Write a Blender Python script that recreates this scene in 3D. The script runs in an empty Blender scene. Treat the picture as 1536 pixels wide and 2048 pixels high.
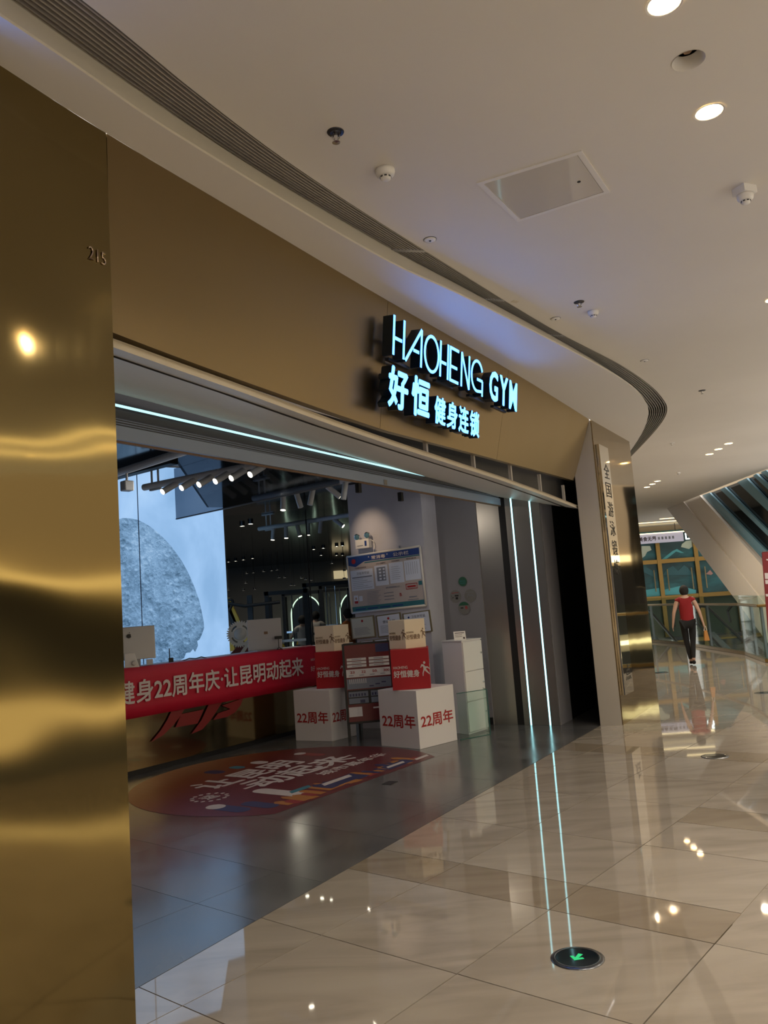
import bpy, bmesh, math, random
from mathutils import Vector, Matrix
from mathutils.geometry import tessellate_polygon
random.seed(7)
SC = bpy.context.scene
COL = SC.collection
# ------------------------------------------------------------------ camera
F_PX, PITCH, ROLL, EYE = 1600.0, math.radians(6.8), math.radians(4.2), 1.6
fw = Vector((0, math.cos(PITCH), math.sin(PITCH)))
up0 = Vector((0, -math.sin(PITCH), math.cos(PITCH)))
rt = math.cos(ROLL)*Vector((1, 0, 0)) - math.sin(ROLL)*up0
up = math.cos(ROLL)*up0 + math.sin(ROLL)*Vector((1, 0, 0))
cd = bpy.data.cameras.new('camera'); cam = bpy.data.objects.new('camera', cd); COL.objects.link(cam)
cd.sensor_fit = 'VERTICAL'; cd.sensor_height = 32.0; cd.lens = 32.0*F_PX/2048
cd.clip_start = 0.05; cd.clip_end = 200
cam.matrix_world = Matrix(((rt.x, up.x, -fw.x, 0), (rt.y, up.y, -fw.y, 0), (rt.z, up.z, -fw.z, EYE), (0, 0, 0, 1)))
SC.camera = cam
# ------------------------------------------------------------------ world, exposure
w = bpy.data.worlds.new('world'); SC.world = w; w.use_nodes = True
w.node_tree.nodes['Background'].inputs[0].default_value = (1.0, 0.955, 0.90, 1)
w.node_tree.nodes['Background'].inputs[1].default_value = 1.2
SC.view_settings.view_transform = 'Standard'; SC.view_settings.look = 'None'
SC.view_settings.exposure = 0.9; SC.view_settings.gamma = 1.0
SC.view_settings.use_curve_mapping = False

C0 = Vector((0, 0, EYE))
def ray(x, y): return fw + (x-768)/F_PX*rt - (y-1024)/F_PX*up
def atz(x, y, z):                       # where a sight line meets a level
    d = ray(x, y); return C0 + d*((z-EYE)/d.z)
def aty(x, y, Y):
    d = ray(x, y); return C0 + d*(Y/d.y)
def onwall(x, y, A, B):                 # ... meets an upright wall through A, B
    d = ray(x, y); nx, ny = -(B[1]-A[1]), B[0]-A[0]
    return C0 + d*((A[0]*nx+A[1]*ny)/(d.x*nx+d.y*ny))
def oncurve(x, y, cur):                 # ... meets an upright curved wall
    d = ray(x, y)
    def sd(p): return p[0]*d.y - p[1]*d.x
    best = None
    for a, b in zip(cur[:-1], cur[1:]):
        if sd(a)*sd(b) <= 0:
            best = (a, b); break
    if best is None: best = min(zip(cur[:-1], cur[1:]), key=lambda s: abs(sd(s[0])))
    return onwall(x, y, *best)
T2 = Vector((0.5, 0.8660254, 0)); N2 = Vector((-0.8660254, 0.5, 0)); ZZ = Vector((0, 0, 1))

# ------------------------------------------------------------------ materials
MATS = {}
def mat(name, col=(.8, .8, .8), rough=.5, metal=0., emit=None, es=1., ior=1.5, trans=0., alpha=1., coat=0.):
    m = bpy.data.materials.new(name); m.use_nodes = True; MATS[name] = m
    b = m.node_tree.nodes['Principled BSDF']
    b.inputs['Base Color'].default_value = (*col, 1); b.inputs['Roughness'].default_value = rough
    b.inputs['Metallic'].default_value = metal; b.inputs['IOR'].default_value = ior
    b.inputs['Transmission Weight'].default_value = trans; b.inputs['Alpha'].default_value = alpha
    b.inputs['Coat Weight'].default_value = coat
    if emit: b.inputs['Emission Color'].default_value = (*emit, 1); b.inputs['Emission Strength'].default_value = es
    return m
class NT:
    def __init__(s, m): s.t = m.node_tree; s.b = s.t.nodes['Principled BSDF']
    def n(s, typ, **kw):
        o = s.t.nodes.new(typ)
        for k, v in kw.items():
            if k in o.inputs: o.inputs[k].default_value = v
            else: setattr(o, k, v)
        return o
    def l(s, a, b): s.t.links.new(a, b)
    def coords(s, scale=(1, 1, 1), rot=(0, 0, 0), space='Object'):
        tc = s.n('ShaderNodeTexCoord'); mp = s.n('ShaderNodeMapping')
        mp.inputs['Scale'].default_value = scale; mp.inputs['Rotation'].default_value = rot
        s.l(tc.outputs[space], mp.inputs['Vector']); return mp.outputs[0]
    def ramp(s, fac, stops):
        r = s.n('ShaderNodeValToRGB'); e = r.color_ramp.elements
        while len(e) < len(stops): e.new(0.5)
        for k, (p, c) in enumerate(stops): e[k].position = p; e[k].color = (*c, 1)
        s.l(fac, r.inputs[0]); return r.outputs[0]
    def bump(s, h, dist, strength=1.0):
        b = s.n('ShaderNodeBump'); b.inputs['Distance'].default_value = dist; b.inputs['Strength'].default_value = strength
        s.l(h, b.inputs['Height']); s.l(b.outputs[0], s.b.inputs['Normal']); return b
def noisy(m, c1, c2, scale=(2, 2, 2), nscale=1.0, detail=4, bumpd=0., rot=(0, 0, 0), space='Object', p=(.35, .65)):
    t = NT(m); v = t.coords(scale, rot, space); nz = t.n('ShaderNodeTexNoise', Scale=nscale, Detail=detail); t.l(v, nz.inputs['Vector'])
    t.l(t.ramp(nz.outputs[0], [(p[0], c1), (p[1], c2)]), t.b.inputs['Base Color'])
    if bumpd: t.bump(nz.outputs[0], bumpd)
    return m
def gold(name, col, rough, wd, sc, fine=.00003):
    m = mat(name, col, rough, 1.0); t = NT(m)
    v = t.coords(sc, (0, 0, 0)); nz = t.n('ShaderNodeTexNoise', Scale=1.0, Detail=1.0); t.l(v, nz.inputs['Vector'])
    v2 = t.coords((60, 60, 1.5)); n2 = t.n('ShaderNodeTexNoise', Scale=1.0, Detail=2.0); t.l(v2, n2.inputs['Vector'])
    b1 = t.n('ShaderNodeBump', Distance=wd); t.l(nz.outputs[0], b1.inputs['Height'])
    b2 = t.n('ShaderNodeBump', Distance=fine); t.l(n2.outputs[0], b2.inputs['Height']); t.l(b1.outputs[0], b2.inputs['Normal'])
    t.l(b2.outputs[0], t.b.inputs['Normal'])
    return m
gold('gold_column', (.225, .172, .076), .085, .05, (.8, .8, 1.1))
gold('gold_fascia', (.27, .20, .105), .36, .012, (1.0, 1.0, .6))
gold('gold_pillar', (.36, .275, .15), .07, .006, (1.2, 1.2, 1.0))
gold('gold_counter', (.34, .27, .14), .10, .006, (1.0, 1.0, .8))
gold('bronze_panel', (.50, .47, .42), .30, .006, (2, 2, 1.2))
mat('gold_mirror', (.62, .50, .42), .06, 1.0)
ceilp = noisy(mat('ceiling_paint', (.72, .68, .62), .62), (.70, .66, .60), (.74, .70, .64), (1, 1, 1), .7, 3)
mat('soffit_paint', (.76, .73, .69), .5); mat('rim_paint', (.66, .62, .53), .5)
mat('panel_gloss', (.86, .82, .74), .38); MATS['panel_gloss'].node_tree.nodes['Principled BSDF'].inputs['Specular IOR Level'].default_value = .3; mat('hatch_gloss', (.60, .56, .50), .06)
mat('white_plastic', (.80, .78, .75), .35); mat('lip_cream', (.62, .56, .45), .5)
mat('dark_slot', (.008, .008, .008), .8); mat('grille_bar', (.42, .39, .36), .3, .3); mat('grille_plate', (.55, .55, .56), .25, .5)
mat('black', (.008, .008, .009), .5); mat('black_gloss', (.010, .010, .012), .06, 0, ior=1.9)
mat('black_ceiling', (.010, .009, .010), .10, ior=1.6); mat('chrome', (.72, .72, .74), .12, 1.0)
mat('dark_metal', (.06, .06, .065), .35, .8); mat('alu_bluelit', (.46, .56, .74), .30, .25); mat('alu_dark', (.14, .15, .17), .35, .5)  # shutter aluminium: the blue light on it is tinted into the colour
mat('grey_wall', (.22, .22, .25), .75); mat('grey_wall_side', (.20, .20, .22), .8)
noisy(mat('feature_wall', (.42, .42, .46), .75), (.46, .46, .53), (.51, .51, .58), (3, 3, 3))
mat('led', (.6, .95, 1), .4, emit=(.42, .93, 1.0), es=1.2); mat('led_sign', (.3, .8, .85), .4, emit=(.055, .26, 1.0), es=3.4)
mat('led_header', (.6, .95, 1), .4, emit=(.50, .93, 1.0), es=.62); mat('sticker', (.17, .17, .17), .5); mat('led_sign_cool', (.5, .7, .9), .4, emit=(.085, .26, 1.0), es=3.4)
mat('sign_side', (.004, .012, .022), .3)
mat('lamp_warm', (1, .9, .7), .4, emit=(1.0, .78, .42), es=9.0); mat('lamp_cup', (.75, .70, .60), .4, emit=(1.0, .72, .36), es=1.1)
mat('lamp_white', (1, .95, .85), .4, emit=(1.0, .88, .68), es=7.0)
mat('track_grey', (.58, .62, .67), .45); mat('white_card', (.72, .70, .71), .6); mat('cream_card', (.78, .66, .50), .6)
mat('red_card', (.42, .010, .018), .55); mat('red_ink', (.36, .012, .012), .6); mat('red_cloth', (.50, .006, .035), .55)
mat('white_ink', (.66, .60, .60), .6); mat('dark_ink', (.05, .03, .035), .6); mat('blue_ink', (.012, .045, .22), .5)
mat('teal_ink', (.03, .16, .20), .5); mat('paper', (.66, .71, .84), .5); mat('paper_warm', (.60, .62, .56), .5)
mat('board_beige', (.50, .44, .42), .45); mat('grey_ink', (.20, .22, .28), .6); mat('green_ink', (.02, .10, .06), .5)
mat('frame_gold', (.30, .25, .14), .4, .6); mat('frame_white', (.66, .64, .62), .35)
mat('skin', (.42, .26, .19), .55); mat('hair', (.006, .005, .005), .85); mat('red_fabric', (.20, .003, .006), .85)
mat('black_fabric', (.005, .005, .006), .9); mat('white_fabric', (.42, .38, .34), .85); mat('orange_fabric', (.6, .16, .03), .8)
mat('yellow', (.62, .38, .02), .45); mat('gold_rail', (.27, .185, .07), .28, .9); mat('rubber', (.012, .012, .012), .5)
mat('green_light', (.02, .4, .15), .4, emit=(.02, .55, .18), es=.35); mat('steel_disc', (.16, .17, .19), .22, .9)
mat('beam_white', (.60, .55, .49), .45); mat('teal_frame', (.10, .22, .29), .35, .2); mat('night_glass', (.006, .010, .014), .06)
mat('gym_wall', (.22, .21, .20), .7); mat('gym_floor', (.05, .05, .05), .35); mat('sill_white', (.55, .62, .70), .4)
mat('banner_red', (.20, .012, .015), .6); mat('wood', (.24, .15, .09), .5); mat('orange', (.36, .15, .02), .5)
mat('monitor', (.44, .44, .45), .3, .35); mat('monitor_white', (.50, .50, .52), .4); mat('arch_light', (.8, 1, .8), .4, emit=(.72, .95, .72), es=.7)
mat('poster_red', (.13, .005, .010), .35); mat('poster_grey', (.16, .19, .26), .35); mat('decal_orange', (.34, .13, .025), .4)
mat('decal_navy', (.02, .024, .09), .4); mat('decal_white', (.50, .45, .45), .4); mat('decal_cyan', (.03, .16, .22), .4); mat('decal_red', (.22, .02, .02), .4)
mat('shop_beige', (.42, .34, .24), .5); mat('shop_dark', (.02, .018, .016), .3); mat('sign_band', (.5, .5, .62), .4, emit=(.62, .60, .80), es=.12)
mat('sign_white', (1, 1, 1), .4, emit=(.85, 1, 1), es=1.6); mat('glow_strip', (1, .9, .6), .4, emit=(1.0, .82, .45), es=6.0)
mat('far_strip', (1, .9, .6), .4, emit=(1.0, .80, .42), es=1.3)
mat('dark_glaze', (.03, .045, .035), .2); mat('plate_steel', (.78, .74, .64), .035, 1.0); mat('mural_cream', (.40, .46, .38), .5, emit=(.40, .46, .38), es=.06); mat('mural_light', (.06, .30, .34), .5, emit=(.06, .30, .34), es=.06)
mat('mural_dark', (.02, .09, .11), .5, emit=(.02, .09, .11), es=.06); mat('mural_pink', (.30, .16, .14), .5, emit=(.3, .16, .14), es=.06); mat('gym_poster', (.5, .42, .28), .5, emit=(.55, .42, .24), es=.5)
gm = mat('glass', (.75, .92, .90), .02, trans=1.0, ior=1.45)
mat('glass_edge', (.02, .12, .10), .2)
# see-through panes (thin glass: mostly clear with a reflection)
def pane(name, tint, k, rough=.03):
    m = bpy.data.materials.new(name); m.use_nodes = True; MATS[name] = m; nt = m.node_tree; nt.nodes.clear()
    o = nt.nodes.new('ShaderNodeOutputMaterial'); mx = nt.nodes.new('ShaderNodeMixShader'); tr = nt.nodes.new('ShaderNodeBsdfTransparent')
    gl = nt.nodes.new('ShaderNodeBsdfGlossy'); fr = nt.nodes.new('ShaderNodeLayerWeight'); pw = nt.nodes.new('ShaderNodeMath'); pw.operation = 'POWER'; pw.inputs[1].default_value = 4; ad = nt.nodes.new('ShaderNodeMath'); 
    tr.inputs[0].default_value = (*tint, 1); gl.inputs['Roughness'].default_value = rough
    ad.operation = 'MULTIPLY_ADD'; ad.inputs[1].default_value = .6; ad.inputs[2].default_value = k
    nt.links.new(fr.outputs['Facing'], pw.inputs[0]); nt.links.new(pw.outputs[0], ad.inputs[0]); nt.links.new(ad.outputs[0], mx.inputs[0])
    nt.links.new(tr.outputs[0], mx.inputs[1]); nt.links.new(gl.outputs[0], mx.inputs[2]); nt.links.new(mx.outputs[0], o.inputs[0])
pane('pane_clear', (.88, .95, .93), .02); pane('pane_faint', (.92, .95, .95), .0)
MATS['pane_faint'].node_tree.nodes['Math.001'].inputs[1].default_value = .05; pane('pane_smoke', (.50, .53, .57), .05, .08)
# marble tiles
def marble(name, c1, c2, c3):
    m = mat(name, c2, .03, ior=1.95); t = NT(m)
    v = t.coords((.6, 2.6, 1), (0, 0, math.radians(-20)), 'Object')
    oi = t.n('ShaderNodeObjectInfo'); va = t.n('ShaderNodeVectorMath', operation='ADD'); ml = t.n('ShaderNodeMath', operation='MULTIPLY'); ml.inputs[1].default_value = 40
    t.l(oi.outputs['Random'], ml.inputs[0]); t.l(v, va.inputs[0]); t.l(ml.outputs[0], va.inputs[1])
    nz = t.n('ShaderNodeTexNoise', Scale=1.3, Detail=6.0, Distortion=1.6); t.l(va.outputs[0], nz.inputs['Vector'])
    t.l(t.ramp(nz.outputs[0], [(.3, c1), (.5, c2), (.72, c3)]), t.b.inputs['Base Color'])
marble('marble', (.26, .225, .185), (.32, .28, .235), (.36, .32, .27)); marble('marble_brown', (.215, .175, .13), (.255, .21, .16), (.29, .245, .19))
def concrete(name, c1, c2, rough):
    m = mat(name, c1, rough, ior=2.1); t = NT(m)
    v = t.coords((1, 1, 1)); nz = t.n('ShaderNodeTexNoise', Scale=1.6, Detail=6.0, Distortion=.4); t.l(v, nz.inputs['Vector'])
    t.l(t.ramp(nz.outputs[0], [(.3, c1), (.7, c2)]), t.b.inputs['Base Color'])
    t.l(t.ramp(nz.outputs[0], [(.3, (rough*.8,)*3), (.7, (rough*1.2,)*3)]), t.b.inputs['Roughness'])
concrete('dark_tile', (.060, .060, .062), (.110, .108, .108), .20)
# decal: maroon print fading to orange on one side (flat print)
m = mat('decal_print', (.12, .02, .02), .35); t = NT(m)
v = t.coords((1, 1, 1)); sx = t.n('ShaderNodeSeparateXYZ'); t.l(v, sx.inputs[0])
wv = t.n('ShaderNodeTexWave', Scale=3.0, Distortion=.6); t.l(v, wv.inputs['Vector'])
ad = t.n('ShaderNodeMath', operation='MULTIPLY_ADD'); t.l(wv.outputs['Fac'], ad.inputs[0]); ad.inputs[1].default_value = .04; t.l(sx.outputs[1], ad.inputs[2])
t2 = t.n('ShaderNodeMath', operation='MULTIPLY_ADD'); t.l(sx.outputs[0], t2.inputs[0]); t2.inputs[1].default_value = -.32; t.l(ad.outputs[0], t2.inputs[2])
# local y = towards counter, local x = along it
mr = t.n('ShaderNodeMapRange'); mr.inputs[1].default_value = .1; mr.inputs[2].default_value = 1.6; t.l(t2.outputs[0], mr.inputs[0])
t.l(t.ramp(mr.outputs[0], [(0, (.10, .012, .016)), (.35, (.12, .018, .016)), (.7, (.20, .055, .02)), (1, (.36, .17, .08))]), t.b.inputs['Base Color'])
# lit moon picture wall (backlit)
m = mat('moon_wall', (.01, .01, .015), .6); t = NT(m); v = t.coords((1, 1, 1))
nz = t.n('ShaderNodeTexNoise', Scale=7.0, Detail=9.0, Roughness=.75); t.l(v, nz.inputs['Vector'])
n0 = t.n('ShaderNodeTexNoise', Scale=.9, Detail=2.0); t.l(v, n0.inputs['Vector'])
def crater(sc, wid, amp):
    dv = t.n('ShaderNodeVectorMath', operation='MULTIPLY_ADD'); t.l(nz.outputs['Color'], dv.inputs[0]); dv.inputs[1].default_value = (.25/sc,)*3; t.l(v, dv.inputs[2])
    a_ = []
    for o_ in ((0, 0, 0), (.12/sc, 0, .22/sc)):
        ad = t.n('ShaderNodeVectorMath', operation='ADD'); t.l(dv.outputs[0], ad.inputs[0]); ad.inputs[1].default_value = o_
        vo = t.n('ShaderNodeTexVoronoi', Scale=sc); t.l(ad.outputs[0], vo.inputs['Vector'])
        a_.append(t.ramp(vo.outputs['Distance'], [(wid*.5, (0, 0, 0)), (wid, (1, 1, 1)), (wid*1.35, (.4, .4, .4))]))
    sb = t.n('ShaderNodeMath', operation='SUBTRACT'); t.l(a_[0], sb.inputs[0]); t.l(a_[1], sb.inputs[1])
    ml = t.n('ShaderNodeMath', operation='MULTIPLY'); ml.inputs[1].default_value = amp; t.l(sb.outputs[0], ml.inputs[0]); return ml.outputs[0]
def add(a, b): o = t.n('ShaderNodeMath', operation='ADD'); t.l(a, o.inputs[0]); t.l(b, o.inputs[1]); return o.outputs[0]
tot = add(add(crater(6, .38, .13), crater(13, .42, .11)), add(nz.outputs[0], crater(26, .45, .09)))
tot = add(tot, n0.outputs[0])
colr = t.ramp(tot, [(.66, (.05, .11, .19)), (.88, (.14, .26, .42)), (1.0, (.21, .37, .58)), (1.0, (.21, .37, .58))])
hf = t.n('ShaderNodeMath', operation='MULTIPLY'); hf.inputs[1].default_value = .78; t.l(tot, hf.inputs[0]); t.l(hf.outputs[0], colr.node.inputs[0])
e = colr.node.color_ramp.elements; e[0].position = .55; e[1].position = .74; e[2].position = .86; e[3].position = 1.0; e[3].color = (.34, .52, .74, 1)
t.l(colr, t.b.inputs['Emission Color']); t.b.inputs['Emission Strength'].default_value = .56
m = mat('moon_sky', (.01, .01, .015), .6); t = NT(m)
v = t.coords((1.2, 1.2, .7)); nz = t.n('ShaderNodeTexNoise', Scale=1.2, Detail=5.0, Distortion=.3); t.l(v, nz.inputs['Vector'])
colr = t.ramp(nz.outputs[0], [(.3, (.24, .43, .70)), (.5, (.33, .54, .84)), (.72, (.43, .64, .92))])
t.l(colr, t.b.inputs['Emission Color']); t.b.inputs['Emission Strength'].default_value = .56
MATS['moon_wall'].node_tree.nodes['Principled BSDF'].inputs['Specular IOR Level'].default_value = .1
# far mural print
m = mat('mural', (.02, .12, .15), .45); t = NT(m)
v = t.coords((.6, 1, 1.1)); nz = t.n('ShaderNodeTexNoise', Scale=1.1, Detail=3.0, Distortion=.8); t.l(v, nz.inputs['Vector'])
cr = t.ramp(nz.outputs[0], [(.35, (.005, .032, .040)), (.5, (.006, .06, .072)), (.62, (.014, .105, .125)), (.8, (.05, .16, .17))])
t.l(cr, t.b.inputs['Base Color']); t.l(cr, t.b.inputs['Emission Color']); t.b.inputs['Emission Strength'].default_value = .06

# ------------------------------------------------------------------ mesh helpers
class MB:
    def __init__(s): s.v = []; s.f = []; s.m = []
    def add(s, vs, fs, mi=0):
        o = len(s.v); s.v += [Vector(p) for p in vs]; s.f += [tuple(i+o for i in f) for f in fs]; s.m += [mi]*len(fs); return s
    def hexa(s, b, tp, mi=0):           # 4 bottom + 4 top points
        return s.add(list(b)+list(tp), [(0, 3, 2, 1), (4, 5, 6, 7), (0, 1, 5, 4), (1, 2, 6, 5), (2, 3, 7, 6), (3, 0, 4, 7)], mi)
    def obox(s, c, ax, ay, az, sx, sy, sz, mi=0):   # c = centre of the base face, axes, sizes
        c = Vector(c); ax = Vector(ax)*sx/2; ay = Vector(ay)*sy/2; az = Vector(az)*sz
        b = [c-ax-ay, c+ax-ay, c+ax+ay, c-ax+ay]
        return s.hexa(b, [p+az for p in b], mi)
    def box(s, c, sx, sy, sz, ang=0., mi=0):        # c = centre of base
        a = Vector((math.cos(ang), math.sin(ang), 0)); return s.obox(c, a, Vector((-a.y, a.x, 0)), ZZ, sx, sy, sz, mi)
    def prism(s, pts, off, mi=0):       # planar polygon (3D) thickened by off
        n = len(pts); pts = [Vector(p) for p in pts]; off = Vector(off)
        tri = tessellate_polygon([pts]); o = [p+off for p in pts]
        fs = [tuple(t) for t in tri] + [tuple(reversed([i+n for i in t])) for t in tri] + [(i, (i+1) % n, (i+1) % n+n, i+n) for i in range(n)]
        return s.add(pts+o, fs, mi)
    def prismz(s, xy, z0, z1, mi=0): return s.prism([(p[0], p[1], z0) for p in xy], (0, 0, z1-z0), mi)
    def wallseg(s, A, B, z0, z1, th=.05, mi=0):     # upright slab from A to B, thickness to the left of A->B
        A = Vector((A[0], A[1], 0)); B = Vector((B[0], B[1], 0)); d = (B-A).normalized(); nn = Vector((-d.y, d.x, 0))*th
        b = [A+ZZ*z0, B+ZZ*z0, B+nn+ZZ*z0, A+nn+ZZ*z0]
        return s.hexa(b, [p+ZZ*(z1-z0) for p in b], mi)
    def tube(s, p0, p1, r0, r1=None, n=12, caps=True, mi=0):
        p0 = Vector(p0); p1 = Vector(p1); r1 = r0 if r1 is None else r1
        d = (p1-p0).normalized(); a = d.orthogonal().normalized(); b = d.cross(a)
        vs = [p0+(a*math.cos(2*math.pi*i/n)+b*math.sin(2*math.pi*i/n))*r0 for i in range(n)] + [p1+(a*math.cos(2*math.pi*i/n)+b*math.sin(2*math.pi*i/n))*r1 for i in range(n)]
        fs = [(i, (i+1) % n, (i+1) % n+n, i+n) for i in range(n)]
        if caps: fs += [tuple(reversed(range(n))), tuple(range(n, 2*n))]
        return s.add(vs, fs, mi)
    def path(s, pts, r, n=8, mi=0):
        for a, b in zip(pts[:-1], pts[1:]): s.tube(a, b, r, n=n, mi=mi)
        return s
    def lathe(s, c, axis, prof, n=24, mi=0, cap=True):        # prof: (radius, height along axis)
        c = Vector(c); d = Vector(axis).normalized(); a = d.orthogonal().normalized(); b = d.cross(a)
        vs = []; fs = []
        for r, h in prof: vs += [c+d*h+(a*math.cos(2*math.pi*i/n)+b*math.sin(2*math.pi*i/n))*r for i in range(n)]
        for k in range(len(prof)-1): fs += [(k*n+i, k*n+(i+1) % n, (k+1)*n+(i+1) % n, (k+1)*n+i) for i in range(n)]
        if cap and prof[0][0] > 1e-6: fs.append(tuple(reversed(range(n))))
        if cap and prof[-1][0] > 1e-6: fs.append(tuple((len(prof)-1)*n+i for i in range(n)))
        return s.add(vs, fs, mi)
    def grid(s, rows, mi=0):            # rows of equal length point lists
        nr, nc = len(rows), len(rows[0]); vs = [p for r in rows for p in r]
        return s.add(vs, [(r*nc+c, r*nc+c+1, (r+1)*nc+c+1, (r+1)*nc+c) for r in range(nr-1) for c in range(nc-1)], mi)
    def build(s, name, mats, parent=None, smooth=False, label=None, bevel=0.):
        me = bpy.data.meshes.new(name); off = wloc(parent) if parent else Vector()
        me.from_pydata([p-off for p in s.v], [], s.f)
        for mm in ([mats] if isinstance(mats, str) else mats): me.materials.append(MATS[mm])
        me.polygons.foreach_set('material_index', s.m)
        bm = bmesh.new(); bm.from_mesh(me); bmesh.ops.recalc_face_normals(bm, faces=bm.faces); bm.to_mesh(me); bm.free()
        if smooth: me.polygons.foreach_set('use_smooth', [True]*len(me.polygons))
        ob = bpy.data.objects.new(name, me); COL.objects.link(ob)
        if parent: ob.parent = parent
        if label: ob['label'] = label
        if bevel:
            md = ob.modifiers.new('bevel', 'BEVEL'); md.width = bevel; md.segments = 2; md.limit_method = 'ANGLE'
        return ob
def wloc(o):
    v = Vector()
    while o: v += o.location; o = o.parent
    return v
def tag(o, label, cat, group=None, kind=None):
    o['label'] = label; o['category'] = cat
    if group: o['group'] = group
    if kind: o['kind'] = kind
    return o
def thing(name, loc, label, cat, group=None, rz=0.):
    o = bpy.data.objects.new(name, None); COL.objects.link(o); o.location = loc; o.rotation_euler.z = rz; o.empty_display_size = .1
    return tag(o, label, cat, group)
def struct(o): o['kind'] = 'structure'; return o
def dup(root, loc, label, rz=None, group=None):
    r = root.copy(); COL.objects.link(r); r.location = loc; r['label'] = label
    if group: r['group'] = group
    if rz is not None: r.rotation_euler.z = rz
    for ch in list(root.children):
        c = ch.copy(); COL.objects.link(c); c.parent = r
        for g in list(ch.children):
            d = g.copy(); COL.objects.link(d); d.parent = c
    return r
def catmull(P, n=8):
    P = [Vector(p) for p in P]; out = []
    for i in range(len(P)-1):
        p0 = P[max(i-1, 0)]; p1 = P[i]; p2 = P[i+1]; p3 = P[min(i+2, len(P)-1)]
        for k in range(n):
            u = k/n; out.append(.5*((2*p1)+(p2-p0)*u+(2*p0-5*p1+4*p2-p3)*u*u+(3*p1-p0-3*p2+p3)*u**3))
    out.append(P[-1]); return out
def resample(P, n):
    L = [0]
    for a, b in zip(P[:-1], P[1:]): L.append(L[-1]+(b-a).length)
    out = []; j = 0
    for k in range(n):
        s = L[-1]*k/(n-1)
        while j < len(P)-2 and L[j+1] < s: j += 1
        out.append(P[j].lerp(P[j+1], min(1, max(0, (s-L[j])/max(1e-9, L[j+1]-L[j])))))
    return out
# text: flat mesh fitted in a box (origin = lower left corner, xd / yd = unit directions)
def textmesh(body, o, xd, yd, w, h, matname, parent=None, name='lettering', ext=0., bold=0., shear=0., sidemat=None, space=1.0):
    c = bpy.data.curves.new('t', 'FONT'); c.body = body; c.offset = min(bold, .006); c.shear = shear; c.space_character = space; c.resolution_u = 3
    ob = bpy.data.objects.new('t', c); COL.objects.link(ob); bpy.context.view_layer.update()
    me = bpy.data.meshes.new_from_object(ob.evaluated_get(bpy.context.evaluated_depsgraph_get()))
    bpy.data.objects.remove(ob); bpy.data.curves.remove(c)
    if bold > .006:
        vs = [v.co.copy() for v in me.vertices]; fs = [tuple(f.vertices) for f in me.polygons]; nv = len(vs); k_ = bold*1.1
        sh = [(k_, 0), (-k_, 0), (0, k_), (0, -k_)]
        bpy.data.meshes.remove(me); me = bpy.data.meshes.new(name)
        me.from_pydata([v+Vector((a, b, 0)) for a, b in sh for v in vs], [], [tuple(i+q*nv for i in f) for q in range(4) for f in fs])
    xs = [v.co.x for v in me.vertices]; ys = [v.co.y for v in me.vertices]
    x0, x1, y0, y1 = min(xs), max(xs), min(ys), max(ys); o = Vector(o); xd = Vector(xd); yd = Vector(yd)
    off = wloc(parent) if parent else Vector(); nn = xd.cross(yd).normalized()
    for i_, v in enumerate(me.vertices): v.co = o+xd*((v.co.x-x0)/(x1-x0)*w)+yd*((v.co.y-y0)/(y1-y0)*h)-off+(nn*(.00012*(i_//nv)) if bold > .006 and ext else Vector())
    for k in [matname]+([sidemat] if sidemat else []): me.materials.append(MATS[k])
    if ext:
        bm = bmesh.new(); bm.from_mesh(me); bmesh.ops.remove_doubles(bm, verts=bm.verts, dist=1e-6)
        r = bmesh.ops.extrude_face_region(bm, geom=bm.faces[:]); vv = [g for g in r['geom'] if isinstance(g, bmesh.types.BMVert)]
        for x in vv: x.co += nn*ext
        top = set(vv)
        for f_ in bm.faces: f_.material_index = 0 if all(q in top for q in f_.verts) else (1 if sidemat else 0)
        bmesh.ops.recalc_face_normals(bm, faces=bm.faces); bm.to_mesh(me); bm.free()
    me.name = name
    if bold > .006:
        nv2 = len(me.vertices)
        if not ext:
            for i_, v in enumerate(me.vertices): v.co += nn*(.00012*(i_//nv))
    ob = bpy.data.objects.new(name, me); COL.objects.link(ob)
    if parent: ob.parent = parent
    return ob
def lamp(name, typ, loc, energy, color, parent=None, **kw):
    l = bpy.data.lights.new(name, typ); l.energy = energy; l.color = color
    tgt = kw.pop('target', None)
    for k, v in kw.items(): setattr(l, k, v)
    o = bpy.data.objects.new(name, l); COL.objects.link(o)
    if parent: o.parent = parent; o.location = Vector(loc)-wloc(parent)
    else: o.location = loc
    if tgt is not None: o.rotation_euler = (Vector(tgt)-Vector(loc)).to_track_quat('-Z', 'Y').to_euler()
    return o

HC, HS = 3.9, 3.74                      # corridor ceiling, lower soffit over the shopfront
# ------------------------------------------------------------------ plan curves
FT = [Vector((*p, HS)) for p in [(-1.95, 1.55), (-1.62, 2.2), (-1.33, 2.79), (-1.09, 3.26), (-.61, 4.11), (.13, 5.41), (1.39, 7.56), (2.64, 9.80)]]
FTc = catmull(FT, 6)
def inward(cur, f):                      # offset a curve into the shop
    n = len(cur); return [p+N2*f(i/(n-1)) for i, p in enumerate(cur)]
FBplan = inward(FTc, lambda u: .0 if u < .4 else .27*((u-.4)/.6))
fbpx = [(226, 665), (500, 767), (775, 862), (1033, 930), (1157, 964)]
# wall line of the far jamb
JA = Vector((2.42, 9.92, 0)); PB = Vector((2.66, 9.84, 0)); PC = Vector((3.64, 11.52, 0))
def J(s): return JA+N2*s

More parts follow.
